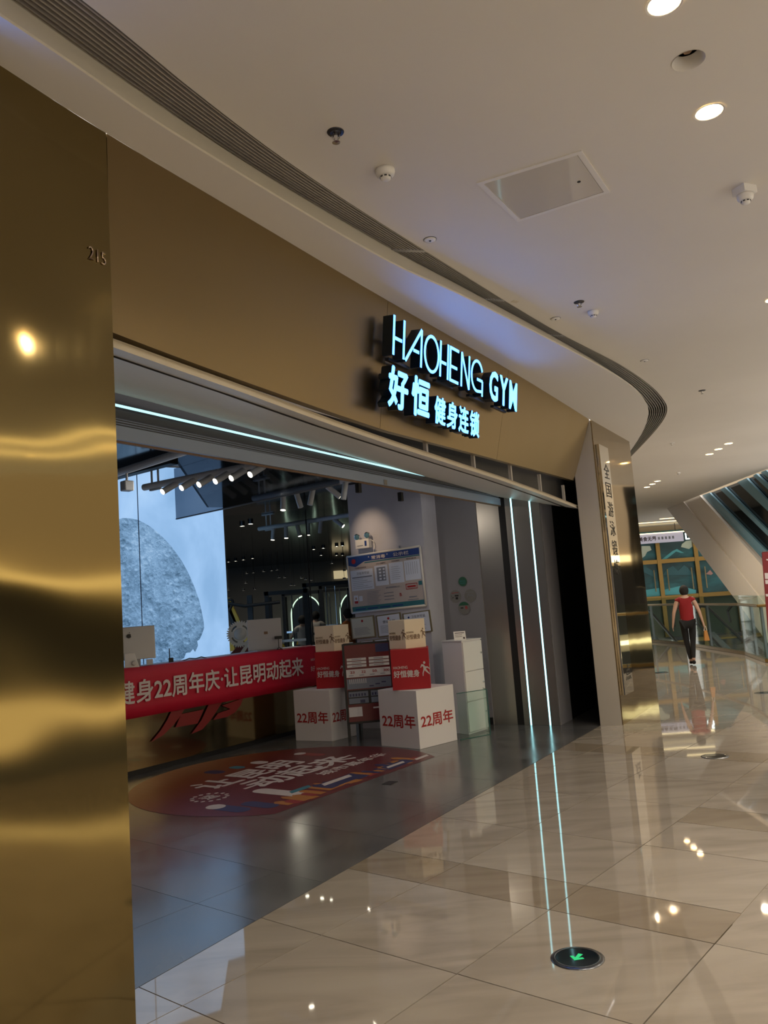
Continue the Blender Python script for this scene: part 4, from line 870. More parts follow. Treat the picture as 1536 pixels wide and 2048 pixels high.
sticker(929, 1216, .085, 'sticker', 'round sticker with a red letter B, lowest of the four on the grey wall', ex4, .011)
sw = onwall(963, 1212, J(1.39), J(1.98))+wn*.01; 

# ------------------------------------------------------------------ locker cabinet with sign card
KM = Vector((.83, 9.95, 0)); kl = Vector((-.62, .785, 0)).normalized(); kr = Vector((.785, .62, 0)); kr = Vector((-kl.y*-1, kl.x*-1, 0)); kr = Vector((.64, .77, 0)).normalized()
kb = thing('locker_cabinet', (KM+kl*.18+kr*.2).to_tuple(), 'tall white three-door locker cabinet in front of the sticker wall', 'cabinet')
KH = 1.12; kls, krs = .36, .42
b = [KM, KM+kr*krs, KM+kr*krs+kl*kls, KM+kl*kls]
MB().hexa([p for p in b], [p+ZZ*KH for p in b]).build('body', 'white_card', kb, bevel=.003)
kn = -kl
nr_ = Vector((kr.y, -kr.x, 0)); nr_ = nr_ if nr_.dot(-kl) > 0 else -nr_
for j in range(3):
    z0 = .03+j*.362; d_ = MB().obox(KM+kr*krs/2+nr_*.008+ZZ*z0, kr, nr_, ZZ, krs-.01, .014, .352).build('door', 'white_plastic', kb)
    o = MB().lathe(KM+kr*(krs-.04)+nr_*.014+ZZ*(z0+.2), nr_, [(.012, 0), (.012, .014), (1e-7, .016)], 12).build('lock', 'chrome'); o.parent = d_; o.data.transform(Matrix.Translation(-wloc(d_)))
MB().prism([p+ZZ*(KH) for p in (KM-kl*.01-kr*.01, KM+kr*(krs+.01)-kl*.01, KM+kr*(krs+.01)+kl*(kls+.01), KM+kl*(kls+.01)-kr*.01)], ZZ*.012).build('top_panel', 'white_plastic', kb)
cp = KM+kl*.10+kr*.10+ZZ*(KH+.012); cx = Vector((.99, .1, 0)).normalized(); cN = Vector((cx.y, -cx.x, 0)); cU = (ZZ-cN*.28).normalized()
cs = thing('sign_card', cp.to_tuple(), 'small white sign card leaning on top of the locker cabinet', 'sign card')
MB().obox(cp, cx, cN, cU, .15, .006, .11).build('card', 'white_plastic', cs)
for k in range(3): MB().obox(cp+cU*(.085-.022*k)+cN*.004-cx*.015*(k > 0), cx, cN, cU, .12-.03*(k > 0), .0015, .008-.003*(k > 0)).build('print', 'dark_ink', cs)
MB().obox(cp+cU*.012+cN*.004+cx*.05, cx, cN, cU, .022, .0015, .022).build('print', 'dark_ink', cs)
# low glass barrier
gA = Vector((.72, 9.83, 0)); gB = Vector((1.16, 9.52, 0)); gB = Vector((1.08, 9.86, 0)); gA = Vector((.70, 9.62, 0))
gb = thing('glass_barrier', gA.to_tuple(), 'low clear glass barrier right of the right cube stack', 'barrier')
MB().wallseg(gA, gB, .005, .53, .01).build('pane', 'pane_clear', gb); MB().wallseg(gB, gB+Vector((-.02, .16, 0)), .005, .53, .01).build('pane', 'pane_clear', gb)
MB().wallseg(gA, gB, .53, .538, .01).build('edge', 'glass_edge', gb); MB().wallseg(gB, gB+Vector((-.02, .16, 0)), .53, .538, .01).build('edge', 'glass_edge', gb); MB().wallseg(gA, gB, .0, .006, .012).build('edge', 'glass_edge', gb); MB().obox(gB, ZZ.cross(N2), N2, ZZ, .008, .008, .53).build('edge', 'glass_edge', gb)

# ------------------------------------------------------------------ floor decal
dc = Vector((-1.15, 8.3, 0)); DR = 1.55
dec = thing('floor_decal', dc.to_tuple(), 'large round maroon floor decal with white characters, cut straight on one side', 'decal', rz=0)
ax_ = Vector((math.cos(R_(55)), math.sin(R_(55)), 0)); ay_ = Vector((-ax_.y, ax_.x, 0))
cl_p, cl_n = Vector((-.89, 7.0, 0)), Vector((.81, -.586, 0)).normalized()
pl = [dc+Vector((math.cos(2*math.pi*k/96)*DR, math.sin(2*math.pi*k/96)*DR, 0)) for k in range(96)]; pl = clip(pl, cl_p, cl_n)
pl = clip(pl, CA+cu*.04, -cu)
def dl(v): p = v-dc; return (p.dot(ax_), p.dot(ay_))
me = MB(); me.prism([Vector((*dl(p), 0)) for p in pl], ZZ*.0012)
o = me.build('sheet', 'decal_print'); o.parent = dec; o.rotation_euler.z = R_(55); sheet = o; o.location.z = .0002
def dprint(poly, m, z=.0016, nm='print', zz=.0004):
    o = MB().prism([Vector((x, y, z)) for x, y in poly], ZZ*zz).build(nm, m); o.parent = sheet; return o
def drect(x0, x1, y0, y1, m, z=.0016, sk=0.): return dprint([(x0, y0), (x1, y0), (x1+sk, y1), (x0+sk, y1)], m, z)
def rrect(cx, cy, w_, h_, m, z=.0018):
    r = w_/2; P_ = [(cx+r*math.cos(a), cy+h_/2-r+r*math.sin(a)) for a in [math.pi*k/8 for k in range(9)]]+[(cx+r*math.cos(a), cy-h_/2+r+r*math.sin(a)) for a in [math.pi+math.pi*k/8 for k in range(9)]]
    return dprint(P_, m, z)
def dfl(px, py): p = atz(px, py, 0); return dl(p)
def dtext(s, x0, y0, wd, h, bold, nm='lettering'):
    o = textmesh(s, Vector((x0, y0, .0018)), Vector((1, 0, 0)), Vector((0, 1, 0)), wd, h, 'decal_white', None, nm, ext=.0004, bold=bold); o.parent = sheet
dtext('让昆明', -.75, .27, 1.35, .42, .02); dtext('动起来', -.50, -.18, 1.45, .43, .02); dtext('城市嘉年华', .10, -.40, 1.1, .17, .008)
for a in (-.62, .78): 
    dprint([(a, -.02), (a+.26, .0), (a+.26, .035), (a, .02)], 'decal_white')
ring = []
for k in range(14):
    a = 2*math.pi*k/14; c = (-.98+.16*math.cos(a), .08+.16*math.sin(a)); dprint([(c[0]+.025*math.cos(b_), c[1]+.02*math.sin(b_)) for b_ in [math.pi*j/3 for j in range(6)]], 'decal_white')
dtext('运', -1.06, .01, .16, .15, .02)
for (x, y, w_, h_, m_) in [(-1.22, -.42, .16, .46, 'decal_navy'), (-1.03, -.60, .15, .40, 'decal_navy'), (-.62, -.45, .17, .62, 'decal_white'), (-.12, .95, .15, .26, 'decal_navy'), (.14, .88, .12, .2, 'decal_cyan'), (.42, .82, .15, .22, 'decal_white'), (.96, .55, .14, .42, 'decal_red')]: rrect(x, y, w_, h_, m_)
rrect(-1.22, -.26, .16, .18, 'decal_white', .0021); rrect(.96, .70, .14, .14, 'decal_white', .0021)
rnd = random.Random(3); ED = -.93
def band(x0, x1, n_, h0, h1):
    for k in range(n_):
        x = x0+(x1-x0)*k/n_+rnd.uniform(-.02, .02); w_ = (x1-x0)/n_*rnd.uniform(.8, 1.7); h_ = rnd.uniform(h0, h1); y0 = ED+rnd.uniform(0, .1)
        if (x+w_)**2+y0**2 > 2.3: continue
        dprint([(x, y0), (x+w_, y0), (x+w_, y0+h_), (x+w_*.5, y0+h_*1.25), (x, y0+h_)], rnd.choice(['decal_orange', 'decal_orange', 'decal_navy', 'decal_red', 'decal_orange']), .0018+.0002*rnd.random())
band(-.95, -.05, 12, .10, .28); band(.25, 1.1, 14, .08, .26); band(-.3, .3, 5, .05, .14)
for (x0, x1, y0, y1, m_) in [(-.28, .14, -.70, -.62, 'decal_white'), (-.34, .2, -.82, -.60, 'decal_navy'), (.55, .85, -.84, -.78, 'decal_white'), (.5, .92, -.9, -.74, 'decal_navy'), (-.62, -.35, -.60, -.52, 'decal_cyan'), (.98, 1.22, -.90, -.84, 'decal_white')]:
    drect(x0, x1, y0, y1, m_, .0023 if 'white' in m_ else .0021, .05)
p = atz(780, 1566, 0); o = MB().obox(p+ZZ*.0, T2, N2, ZZ, .13, .10, .003).build('floor_outlet', 'dark_metal'); tag(o, 'small dark square floor outlet plate on the dark tiles beside the decal', 'floor outlet')

# ------------------------------------------------------------------ track lights in the shop
def track(pa, pb, z, label, heads, hang, r=.037, ext=0.):
    """pa/pb: ends of the tube in plan"""
    a = Vector((pa[0], pa[1], z)); b = Vector((pb[0], pb[1], z)); d = (b-a).normalized()
    t_ = thing('track_light', ((a+b)/2).to_tuple(), label, 'track light', 'tube track lights under the shop ceiling')
    MB().tube(a, b, r, n=16).build('tube', 'track_grey', t_, False)
    for s in hang:
        c = a+d*s; MB().obox(Vector((c.x, c.y, HG-.025)), d, ZZ.cross(d), ZZ, .26, .05, .02).build('ceiling_plate', 'track_grey', t_)
        for e in (-.05, .05): MB().tube(c+d*e+ZZ*.0, Vector((c.x, c.y, HG-.02))+d*e, .012, n=8).build('rod', 'track_grey', t_)
        MB().obox(c-ZZ*.055, d, ZZ.cross(d), ZZ, .16, .03, .02).build('clamp', 'track_grey', t_)
    for (s, dx, dy, dz, lit) in heads:
        c = a+d*s-ZZ*.03; v = Vector((dx, dy, dz)).normalized(); e = c+v*.20
        h = MB().tube(c, e, .034, n=16).build('spot_head', 'track_grey', t_)
        o = MB().lathe(e+v*.0005, v, [(.031, 0), (1e-7, .001)], 20, cap=False).build('lens', 'lamp_white' if lit else 'track_grey'); o.parent = h; o.data.transform(Matrix.Translation(-wloc(h)))
        if lit: lamp('spot_lamp', 'SPOT', e+v*.01, 9.0, (1.0, .90, .78), t_, spot_size=R_(110), spot_blend=1.0, shadow_soft_size=.03, target=e+v)
    return t_
def tpt(px, py, z=3.11): p = atz(px, py, z); return p
a = tpt(288, 975); b = tpt(509, 930); d = Vector((b.x-a.x, b.y-a.y, 0)).normalized(); Lt = (b-a).length
def spar(px, py, a=a, d=d): p = onwall(px, py, a, a+d); return (p-a).dot(d)
track(a, a+d*(Lt+1.05), 3.11, 'grey tube track with lit spot heads, nearest to the moon wall', [(spar(x, 950), -.5, -.55, -.42, 1) for x in (352, 390, 425, 458, 490, 528)], [spar(310, 960)])
a2 = tpt(507, 997); b2 = tpt(672, 964); d2 = Vector((b2.x-a2.x, b2.y-a2.y, 0)).normalized()
sp2 = lambda px: spar(px, 980, a2, d2)
track(a2, a2+d2*((b2-a2).length+.8), 3.11, 'grey tube track with mostly dark spot heads, middle one before the grey pillar', [(sp2(566), -.05, -.2, -1, 1), (sp2(592), .25, -.1, -1, 0), (sp2(626), -.25, -.1, -1, 0), (sp2(655), .8, .2, -.75, 1), (sp2(692), -.2, 0, -1, 0)], [sp2(524)])
a3 = tpt(518, 1058); b3 = tpt(685, 1032); d3 = Vector((b3.x-a3.x, b3.y-a3.y, 0)).normalized()
sp3 = lambda px: spar(px, 1045, a3, d3)
track(a3, a3+d3*((b3-a3).length+.4), 3.11, 'grey tube track with downward spot heads, farthest in the dark gym', [(sp3(546), -.1, -.1, -1, 1), (sp3(571), 0, -.1, -1, 1), (sp3(594), .2, -.1, -1, 1), (sp3(616), -.05, 0, -1, 1), (sp3(642), -.15, 0, -1, 0), (sp3(668), .8, -.2, -.7, 1)], [sp3(537)])
a0 = tpt(225, 953); b0 = tpt(366, 908); d0 = Vector((b0.x-a0.x, b0.y-a0.y, 0)).normalized()
t0 = track(a0-d0*.3, a0+d0*((b0-a0).length+1.0), 3.13, 'grey tube track beside the black ceiling beam at the left of the shop', [], [])
sq = onwall(254, 968, a0, b0); t_ = thing('square_spot', sq.to_tuple(), 'small square grey spotlight hanging at the left edge of the shop opening', 'spotlight')
MB().tube(sq+ZZ*.0, sq+ZZ*.14, .012).build('stem', 'track_grey', t_); MB().obox(sq-ZZ*.07, d0, ZZ.cross(d0), ZZ, .10, .10, .10).build('head', 'track_grey', t_, bevel=.01)
hd = a2+d2*sp2(655); wp = onQ(745, 1075)
lamp('pillar_spot', 'SPOT', wp+qn*1.0+ZZ*.75+Vector((-.1, 0, 0)), 20, (1.0, .72, .45), None, spot_size=R_(38), spot_blend=1.0, shadow_soft_size=.03, target=wp-ZZ*.0)
# ------------------------------------------------------------------ plate on the gold pillar
u = (PC-PB).normalized(); plO = PB+u*.10-N2*.014
ppl = thing('vertical_plate', plO.to_tuple(), 'tall narrow polished plate with vertical chinese characters on the gold pillar', 'plaque')
MB().obox(plO+u*.20-N2*.02+ZZ*.34, u, N2, ZZ, .42, .04, 3.10).build('plate', 'plate_steel', ppl, bevel=.002)
for i, ch in enumerate('全国游泳锻炼'): textmesh(ch, plO+u*.10-N2*.0415+ZZ*(3.02-.245*i), u, ZZ, .24, .19, 'black', ppl, 'lettering', ext=.001, bold=-.004)
textmesh('点', plO+u*.10-N2*.0415+ZZ*.50, u, ZZ, .24, .19, 'black', ppl, 'lettering', ext=.001)

# ------------------------------------------------------------------ ceiling fixtures
def sprinkler(px, py, label, m='dark_metal', drop=.045):
    p = atz(px, py, HC); t_ = thing('sprinkler', p.to_tuple(), label, 'sprinkler', 'ceiling sprinklers')
    MB().lathe(p, -ZZ, [(.042, .0), (.040, .004), (.026, .006), (1e-7, .002)], 20).build('escutcheon', m, t_)
    MB().lathe(p, -ZZ, [(.011, 0), (.011, drop*.5), (.008, drop), (.008, drop+.008)], 12).build('bulb', 'chrome' if m == 'dark_metal' else m, t_)
    for s in (-1, 1): MB().path([p+Vector((s*.016, 0, -.005)), p+Vector((s*.018, 0, -drop*.7)), p+Vector((s*.004, 0, -drop-.006))], .003, 6).build('frame_arm', 'chrome', t_)
    MB().lathe(p-ZZ*(drop+.008), -ZZ, [(.020, 0), (.020, .002), (1e-7, .003)], 16).build('deflector', 'chrome' if m == 'dark_metal' else m, t_)
sprinkler(671, 264, 'pendant sprinkler in a dark cup, nearest one, left of the first smoke detector')
sprinkler(1158, 604, 'small dark sprinkler beside the middle smoke detector', drop=.03)
sprinkler(1404, 781, 'small dark sprinkler in the ceiling right of the curved grille end', drop=.03)
sprinkler(1344, 886, 'small pale sprinkler above the gold pillar top', 'white_plastic', .04)
def smoke(px, py, label, sc=1.0, base=0.):
    p = atz(px, py, HC); t_ = thing('smoke_detector', p.to_tuple(), label, 'smoke detector', 'round ceiling smoke detectors')
    if base: MB().box(p-ZZ*base, .11*sc, .10*sc, base, .4).build('back_box', 'white_plastic', t_); 
    q = p-ZZ*base
    MB().lathe(q, -ZZ, [(.052*sc, 0), (.052*sc, .014), (.047*sc, .030), (.034*sc, .036)], 24).build('housing', 'white_plastic', t_, True)
    MB().lathe(q-ZZ*.036, -ZZ, [(.030*sc, 0), (.030*sc, .008), (.026*sc, .018), (.012*sc, .022), (1e-7, .022)], 20).build('sensor_cap', 'white_plastic', t_, True)
    for k in range(8):
        a = k*math.pi/4; MB().obox(q-ZZ*.047+Vector((math.cos(a), math.sin(a), 0))*.0285*sc, Vector((-math.sin(a), math.cos(a), 0)), Vector((math.cos(a), math.sin(a), 0)), ZZ, .014*sc, .004, .007).build('slot', 'dark_metal', t_)
smoke(770, 340, 'white round smoke detector nearest to the curved grille, above the hatch left side')
smoke(1488, 375, 'white smoke detector on a square back box at the right edge', .9, .045)
smoke(1186, 622, 'small white smoke detector over the middle of the grille bend', .85)
smoke(1357, 944, 'small far smoke detector near the two rows of far downlights', .8)
def speaker(px, py, label):
    p = atz(px, py, HC); t_ = thing('ceiling_sensor', p.to_tuple(), label, 'sensor', 'flat round ceiling sensors')
    MB().lathe(p, -ZZ, [(.040, 0), (.038, .006), (.022, .009), (1e-7, .009)], 24).build('disc', 'white_plastic', t_, True); MB().lathe(p-ZZ*.009, -ZZ, [(.008, 0), (.006, .004), (1e-7, .004)], 12).build('nozzle', 'dark_metal', t_)
    MB().lathe(p, -ZZ, [(.043, 0), (.043, .002), (.040, .002)], 24, cap=False).build('ring', 'dark_metal', t_)
speaker(860, 479, 'flat white round sensor beside the first grille joint'); speaker(1111, 637, 'flat white round sensor beside the grille, before the middle smoke detector'); speaker(1289, 721, 'flat white round sensor near the grille bend, farthest of the three')
p = atz(1030, 603, HC); o = MB().box(p-ZZ*.003, .055, .04, .003, .5).build('ceiling_patch', 'lip_cream'); tag(o, 'tiny square beige patch on the ceiling by the second grille joint', 'patch')
hp = [atz(x, y, HC) for x, y in [(953, 365), (1163, 300), (1220, 383), (1035, 443)]]; hc_ = sum(hp, Vector())/4
ht = thing('access_hatch', hc_.to_tuple(), 'square glossy white access hatch in the corridor ceiling', 'hatch')
def shr(f, z): return [hc_+(p-hc_)*f+ZZ*z for p in hp]
o_, i_ = shr(1.0, -.006), shr(.90, -.006); mb = MB()
for k in range(4): mb.hexa([o_[k], o_[(k+1) % 4], i_[(k+1) % 4], i_[k]], [p+ZZ*.006 for p in (o_[k], o_[(k+1) % 4], i_[(k+1) % 4], i_[k])])
mb.build('frame', 'soffit_paint', ht); MB().prism(shr(.885, -.004), ZZ*.004).build('door', 'hatch_gloss', ht)
q = hc_.lerp(hp[1], .38).lerp(hp[2], .38); MB().lathe(Vector((q.x, q.y, HC-.004)), -ZZ, [(.010, 0), (.010, .003), (1e-7, .003)], 12).build('lock', 'black', ht)

# ------------------------------------------------------------------ floor discs
def disc(px, py, r, label, arrow):
    p = atz(px, py, 0); p.z = .0005; t_ = thing('floor_exit_disc', p.to_tuple(), label, 'floor light', 'round steel floor exit lights')
    MB().lathe(p, ZZ, [(r, 0), (r, .0015), (r*.94, .004), (r*.80, .0055)], 40, cap=False).build('rim', 'steel_disc', t_, True)
    MB().lathe(p+ZZ*.0045, ZZ, [(r*.80, 0), (r*.78, .0005), (1e-7, .0008)], 40, cap=False).build('glass', 'night_glass', t_)
    MB().lathe(p+ZZ*.0, ZZ, [(r*.86, .0058), (r*.84, .0062), (r*.82, .0058)], 40, cap=False).build('inner_ring', 'chrome', t_, True)
    if arrow:
        d = Vector((-.55, -.83, 0)).normalized(); s = Vector((-d.y, d.x, 0)); k = r*.30
        MB().prism([p+ZZ*.0056+d*y*k+s*x*k for x, y in [(0, 1), (.95, .1), (.62, -.15), (.2, .22), (.35, -1), (-.25, -1), (-.2, .22), (-.62, -.15), (-.95, .1)]], ZZ*.0006).build('arrow', 'green_light', t_)
disc(1155, 1917, .118, 'round steel floor light with a green arrow in the foreground tiles', True)
disc(1430, 1513, .125, 'dark round floor disc on the right tiles, second from the front', False)
disc(1322, 1345, .13, 'dark round floor disc beside the gold pillar foot', False)
disc(1528, 1386, .13, 'dark round floor disc at the right edge of the picture', False)

# ------------------------------------------------------------------ void edge: railing, escalators, slanted beam, glazing, mural
rail = [Vector(p) for p in [(6.9, 26.6, 0), (7.71, 24.28, 0), (7.90, 22.02, 0), (7.67, 17.87, 0), (7.20, 15.9, 0), (8.6, 14.2, 0)]]
rt_ = thing('glass_railing', rail[3].to_tuple(), 'glass railing with a gold handrail and grey posts along the void', 'railing')
for a, b in zip(rail[:-1], rail[1:]):
    MB().wallseg(a+ZZ*0, b, .06, 1.04, .015).build('glass_panel', 'pane_clear', rt_); MB().tube(a+ZZ*1.1, b+ZZ*1.1, .030, n=12).build('handrail', 'gold_rail', rt_); MB().wallseg(a, b, 0, .07, .06).build('base_channel', 'gold_rail', rt_)
    MB().wallseg(a-ZZ*0, b, 1.04, 1.30, .01).build('glass_panel', 'pane_clear', rt_)
for f in [(0, .5), (1, .02), (1, .95), (2, .45), (2, .98), (3, .5), (3, .98), (4, .5)]:
    p = rail[f[0]].lerp(rail[f[0]+1], f[1]); MB().box(p+Vector((.06, 0, 0)), .05, .05, 1.08).build('post', 'alu_dark', rt_)
# slanted white beam
SAe, SBe = (8.37, 23.6), (8.08, 16.59)
def onS(x, y, off=0.): p = onwall(x, y, SAe, SBe); return p+Vector((off, 0, 0))
bmb = thing('slanted_beam', onS(1470, 1212).to_tuple(), 'broad white slanted beam crossing from ceiling to void behind the railing', 'beam')
p0, p1, p2, p3, c0, c1_ = onS(1329, 1010), onS(1397, 991), onS(1548, 1161), onS(1552, 1308), onS(1364, 1000), onS(1560, 1247)
OX = Vector((.55, .1, 0))
MB().hexa([p0, c0, c1_, p3], [q+OX for q in (p0, c0, c1_, p3)]).build('lower_face', 'beam_white', bmb)
MB().hexa([c0+Vector((.03, 0, 0)), p1+Vector((.03, 0, 0)), p2+Vector((.03, 0, 0)), c1_+Vector((.03, 0, 0))], [q+OX for q in (c0, p1, p2, c1_)]).build('upper_face', 'beam_white', bmb)
gz = thing('slanted_glazing', onS(1500, 1040).to_tuple(), 'slanted dark night glazing with blue-grey frames right of the white beam', 'glazing')
def bar(a0, a1, b0, b1, m, nm, off, th_):
    P_ = [onS(*a0, off), onS(*a1, off), onS(*b1, off), onS(*b0, off)]; MB().hexa(P_, [q+Vector((th_, 0, 0)) for q in P_]).build(nm, m, gz)
bar((1397, 991), (1560, 928), (1548, 1161), (1580, 1150), 'night_glass', 'glass', .16, .04)
for a0, a1, b0, b1 in [((1397, 991), (1411, 986), (1540, 1143), (1548, 1128)), ((1432, 979), (1441, 975), (1548, 1094), (1548, 1084)), ((1466, 965), (1484, 957), (1548, 1044), (1548, 1026)), ((1497, 952), (1503, 948), (1548, 1000), (1548, 990)), ((1512, 945), (1522, 941), (1548, 972), (1548, 962))]:
    bar(a0, a1, b0, b1, 'teal_frame', 'frame_bar', .10, .05)
# red hanging banner at the edge
hb = thing('standing_banner', (5.9, 11.8, 0), 'dark red standing banner with white print cut by the right edge', 'banner')
a = onwall(1524, 1105, (5.0, 11.9), (7.0, 11.7)); 
def onB(x, y): return onwall(x, y, (5.0, 11.9), (7.0, 11.7))
P_ = [onB(1524, 1105), onB(1572, 1099), onB(1586, 1285), onB(1538, 1290)]
MB().prism(P_, Vector((0, .012, 0))).build('cloth', 'banner_red', hb)
q = onB(1570, 1200); MB().tube((q.x, q.y+.03, .02), (q.x, q.y+.03, 2.0), .015).build('pole', 'dark_metal', hb); MB().box((q.x, q.y+.03, 0), .4, .3, .02).build('base', 'dark_metal', hb); MB().tube(onB(1526, 1104)+Vector((0, .02, 0)), onB(1574, 1099)+Vector((0, .02, 0)), .012).build('top_rod', 'dark_metal', hb)
for i, ch in enumerate('精品'): textmesh(ch, onB(1528+i*1.6, 1152+i*18), Vector((1, -.1, 0)).normalized(), ZZ, .15, .14, 'white_ink', hb, 'lettering', ext=.001) if 0 else None
for k, (y0, y1) in enumerate([(1146, 1158), (1160, 1168), (1188, 1193), (1118, 1121)]):
    MB().prism([onB(1529+k, y0)-Vector((0, .002, 0)), onB(1548, y0)-Vector((0, .002, 0)), onB(1548, y1)-Vector((0, .002, 0)), onB(1530+k, y1)-Vector((0, .002, 0))], Vector((0, -.001, 0))).build('print', 'white_ink', hb)
# mural windows
mw = thing('mural_window', (11.5, 30, 0), 'gold framed window wall with a teal mountain mural across the void', 'window')
MB().box((12.5, 30.1, 1.2), 9.0, .1, 2.6).build('lower_wall', 'mural', mw) if 0 else MB().box((12.5, 30.1, -1.5), 9.0, .1, 2.7).build('lower_wall', 'dark_glaze', mw); MB().box((12.5, 30.1, 1.2), 9.0, .1, 2.5).build('mural_panel', 'mural', mw)
def M30(px, py, y=30.0): p = aty(px, py, y); return p
def mpoly(L, m, d): MB().prism([M30(*q, 30.04-d) for q in L], Vector((0, -.006, 0))).build('picture', m, mw)
mpoly([(1372, 1082), (1384, 1080), (1386, 1092), (1378, 1098), (1370, 1096), (1362, 1094), (1364, 1088)], 'mural_cream', .0)
mpoly([(1283, 1092), (1300, 1092), (1303, 1100), (1294, 1104), (1290, 1112), (1283, 1117)], 'mural_cream', .0)
mpoly([(1322, 1120), (1345, 1102), (1354, 1098), (1368, 1106), (1362, 1106), (1352, 1103), (1338, 1114), (1330, 1120)], 'mural_light', .0)
mpoly([(1326, 1150), (1334, 1138), (1346, 1132), (1356, 1142), (1368, 1130), (1376, 1136), (1386, 1150)], 'mural_dark', .0)
mpoly([(1286, 1132), (1296, 1136), (1312, 1146), (1312, 1156), (1286, 1144)], 'mural_dark', .0)
mpoly([(1412, 1148), (1420, 1140), (1426, 1147), (1422, 1150)], 'mural_pink', .0)
mpoly([(1325, 1180), (1360, 1172), (1392, 1180), (1392, 1188), (1325, 1190)], 'mural_light', .0); mpoly([(1290, 1180), (1318, 1176), (1320, 1192), (1290, 1194)], 'mural_light', .0)
for x in (8.3, 10.1, 11.5, 12.9, 14.3): MB().box((x, 29.97, -1.4), .15, .12, 4.9).build('mullion', 'gold_rail', mw)
for z in (-.4, 1.2, 2.55): MB().box((12, 29.98, z-.07), 9.0, .10, .15).build('transom', 'gold_rail', mw)
for x in (10.1, 11.5, 12.9):
    for s in (-1, 1): MB().tube((x+s*.25, 29.9, 2.25), (x+s*.25, 29.9, 1.45), .022, n=8).build('handle', 'frame_gold', mw)
fs = thing('overhead_sign', (10.4, 29.2, 3.4), 'pale overhead band sign with dark characters and lit L5 above the mural window', 'sign')
MB().box((9.1, 29.3, 3.22), 3.5, .12, .34).build('band', 'sign_band', fs); MB().box((9.3, 29.3, 3.56), 3.7, .16, .03).build('lamp_strip', 'far_strip', fs)
for x in (8.2, 10.6): MB().box((x, 29.3, 3.58), .02, .02, .32).build('hanger', 'dark_metal', fs)
textmesh('美食无界', (9.2, 29.235, 3.30), (1, 0, 0), ZZ, .66, .17, 'dark_ink', fs, 'lettering', ext=.002, bold=.02); textmesh('L5', (10.92, 29.25, 3.26), (1, 0, 0), ZZ, .26, .24, 'sign_white', fs, 'lettering', ext=.01, bold=.02)
for k in range(5): MB().box((9.95+.13*k, 29.235, 3.33), .07, .004, .10, .0).build('lettering', 'grey_ink', fs)
for z, x0 in ((3.88, 9.6), (3.86, 10.4)):
    o = MB().box((x0, 27.0 if x0 > 10 else 28.2, 3.885), 2.2, .10, .012).build('far_ceiling_light', 'far_strip'); tag(o, 'far linear ceiling light above the overhead sign, '+('nearer one' if x0 > 10 else 'farther one'), 'ceiling light', 'far linear ceiling lights')
struct(MB().box((12.5, 30.3, -6), 12, .2, 14).build('wall_far', 'shop_beige'))
struct(MB().prismz([(8.0, 13), (16.5, 13), (16.5, 30), (6, 30), (6.9, 27)], -4.2, -4.0).build('floor_lower', 'marble_brown'))
# escalators below the railing
def esc(x0, label):
    t_ = thing('escalator', (x0, 24, -2), label, 'escalator', 'escalators in the void')
    a, b = Vector((x0, 26.5, -.1)), Vector((x0+.1, 17.5, -4.0)); d = (b-a)
    for s in (-.55, .55):
        A_, B_ = a+Vector((s, 0, 0)), b+Vector((s, 0, 0))
        MB().hexa([A_, B_, B_+Vector((.03, 0, 0)), A_+Vector((.03, 0, 0))], [q+ZZ*.9 for q in (A_, B_, B_+Vector((.03, 0, 0)), A_+Vector((.03, 0, 0)))]).build('balustrade', 'pane_clear', t_)
        MB().path([A_+Vector((0, 1.0, .35)), A_+Vector((0, 1.1, .75)), A_+Vector((0, .6, .98)), A_+ZZ*.95, B_+ZZ*.95], .045, 8).build('handrail', 'rubber', t_)
        MB().hexa([A_-Vector((.12, 0, .0)), B_-Vector((.12, 0, 0)), B_+Vector((.12, 0, 0)), A_+Vector((.12, 0, 0))], [q+ZZ*.14 for q in (A_-Vector((.12, 0, 0)), B_-Vector((.12, 0, 0)), B_+Vector((.12, 0, 0)), A_+Vector((.12, 0, 0)))]).build('skirt', 'alu_dark', t_)
    for k in range(24):
        p = a+d*(k/24); MB().box(p-ZZ*.05, .95, .38, .12).build('step', 'dark_metal', t_)
esc(9.0, 'escalator behind the glass railing, left one'); esc(10.9, 'escalator behind the glass railing, right one by the slanted beam')

# ------------------------------------------------------------------ gym background
for nm, (x0, px, w_) in {'a': (0, 592, 62), 'b': (0, 700, 60)}.items():
    c = aty(px, 1200, 25.0); t_ = thing('lit_arch', (c.x, 25.0, 0), 'arched niche with a pale green light edge on the gym back wall, '+('left one' if nm == 'a' else 'right one'), 'arch', 'lit arches on the gym back wall')
    R0_ = .52 if nm == 'a' else .5
    P_ = [Vector((c.x+R0_*math.cos(a), 27.8, 1.55+.65*math.sin(a))) for a in [math.pi*k/20 for k in range(21)]]; P_ = [Vector((c.x+R0_, 27.8, .0))]+P_+[Vector((c.x-R0_, 27.8, .0))]
    MB().path(P_, .022, 6).build('light_edge', 'arch_light', t_); MB().prism([p+Vector((0, .04, 0)) for p in P_], Vector((0, .02, 0))).build('opening', 'shop_dark', t_)
    t_.location = (c.x, 27.8, 0)
    for ch in t_.children: ch.data.transform(Matrix.Translation(Vector((0, -2.8, 0))))
gl = [(155, 707), (235, 697), (325, 683), (427, 668), (360, 838), (437, 830), (555, 815), (642, 805), (708, 797), (725, 885), (793, 885), (985, 890), (1033, 908), (1092, 915), (1123, 565), (1233, 550), (1385, 530), (1450, 522), (1208, 630), (1383, 632), (1450, 632), (1330, 722), (1472, 808), (1325, 945), (1472, 903), (865, 972), (900, 972), (1130, 968), (453, 1018), (325, 1032), (150, 1027), (352, 948), (310, 300), (405, 275)]
g0 = thing('small_downlight', (0, 20, 3.3), 'small round downlight in the black gym ceiling', 'downlight', 'small lights in the dark gym')
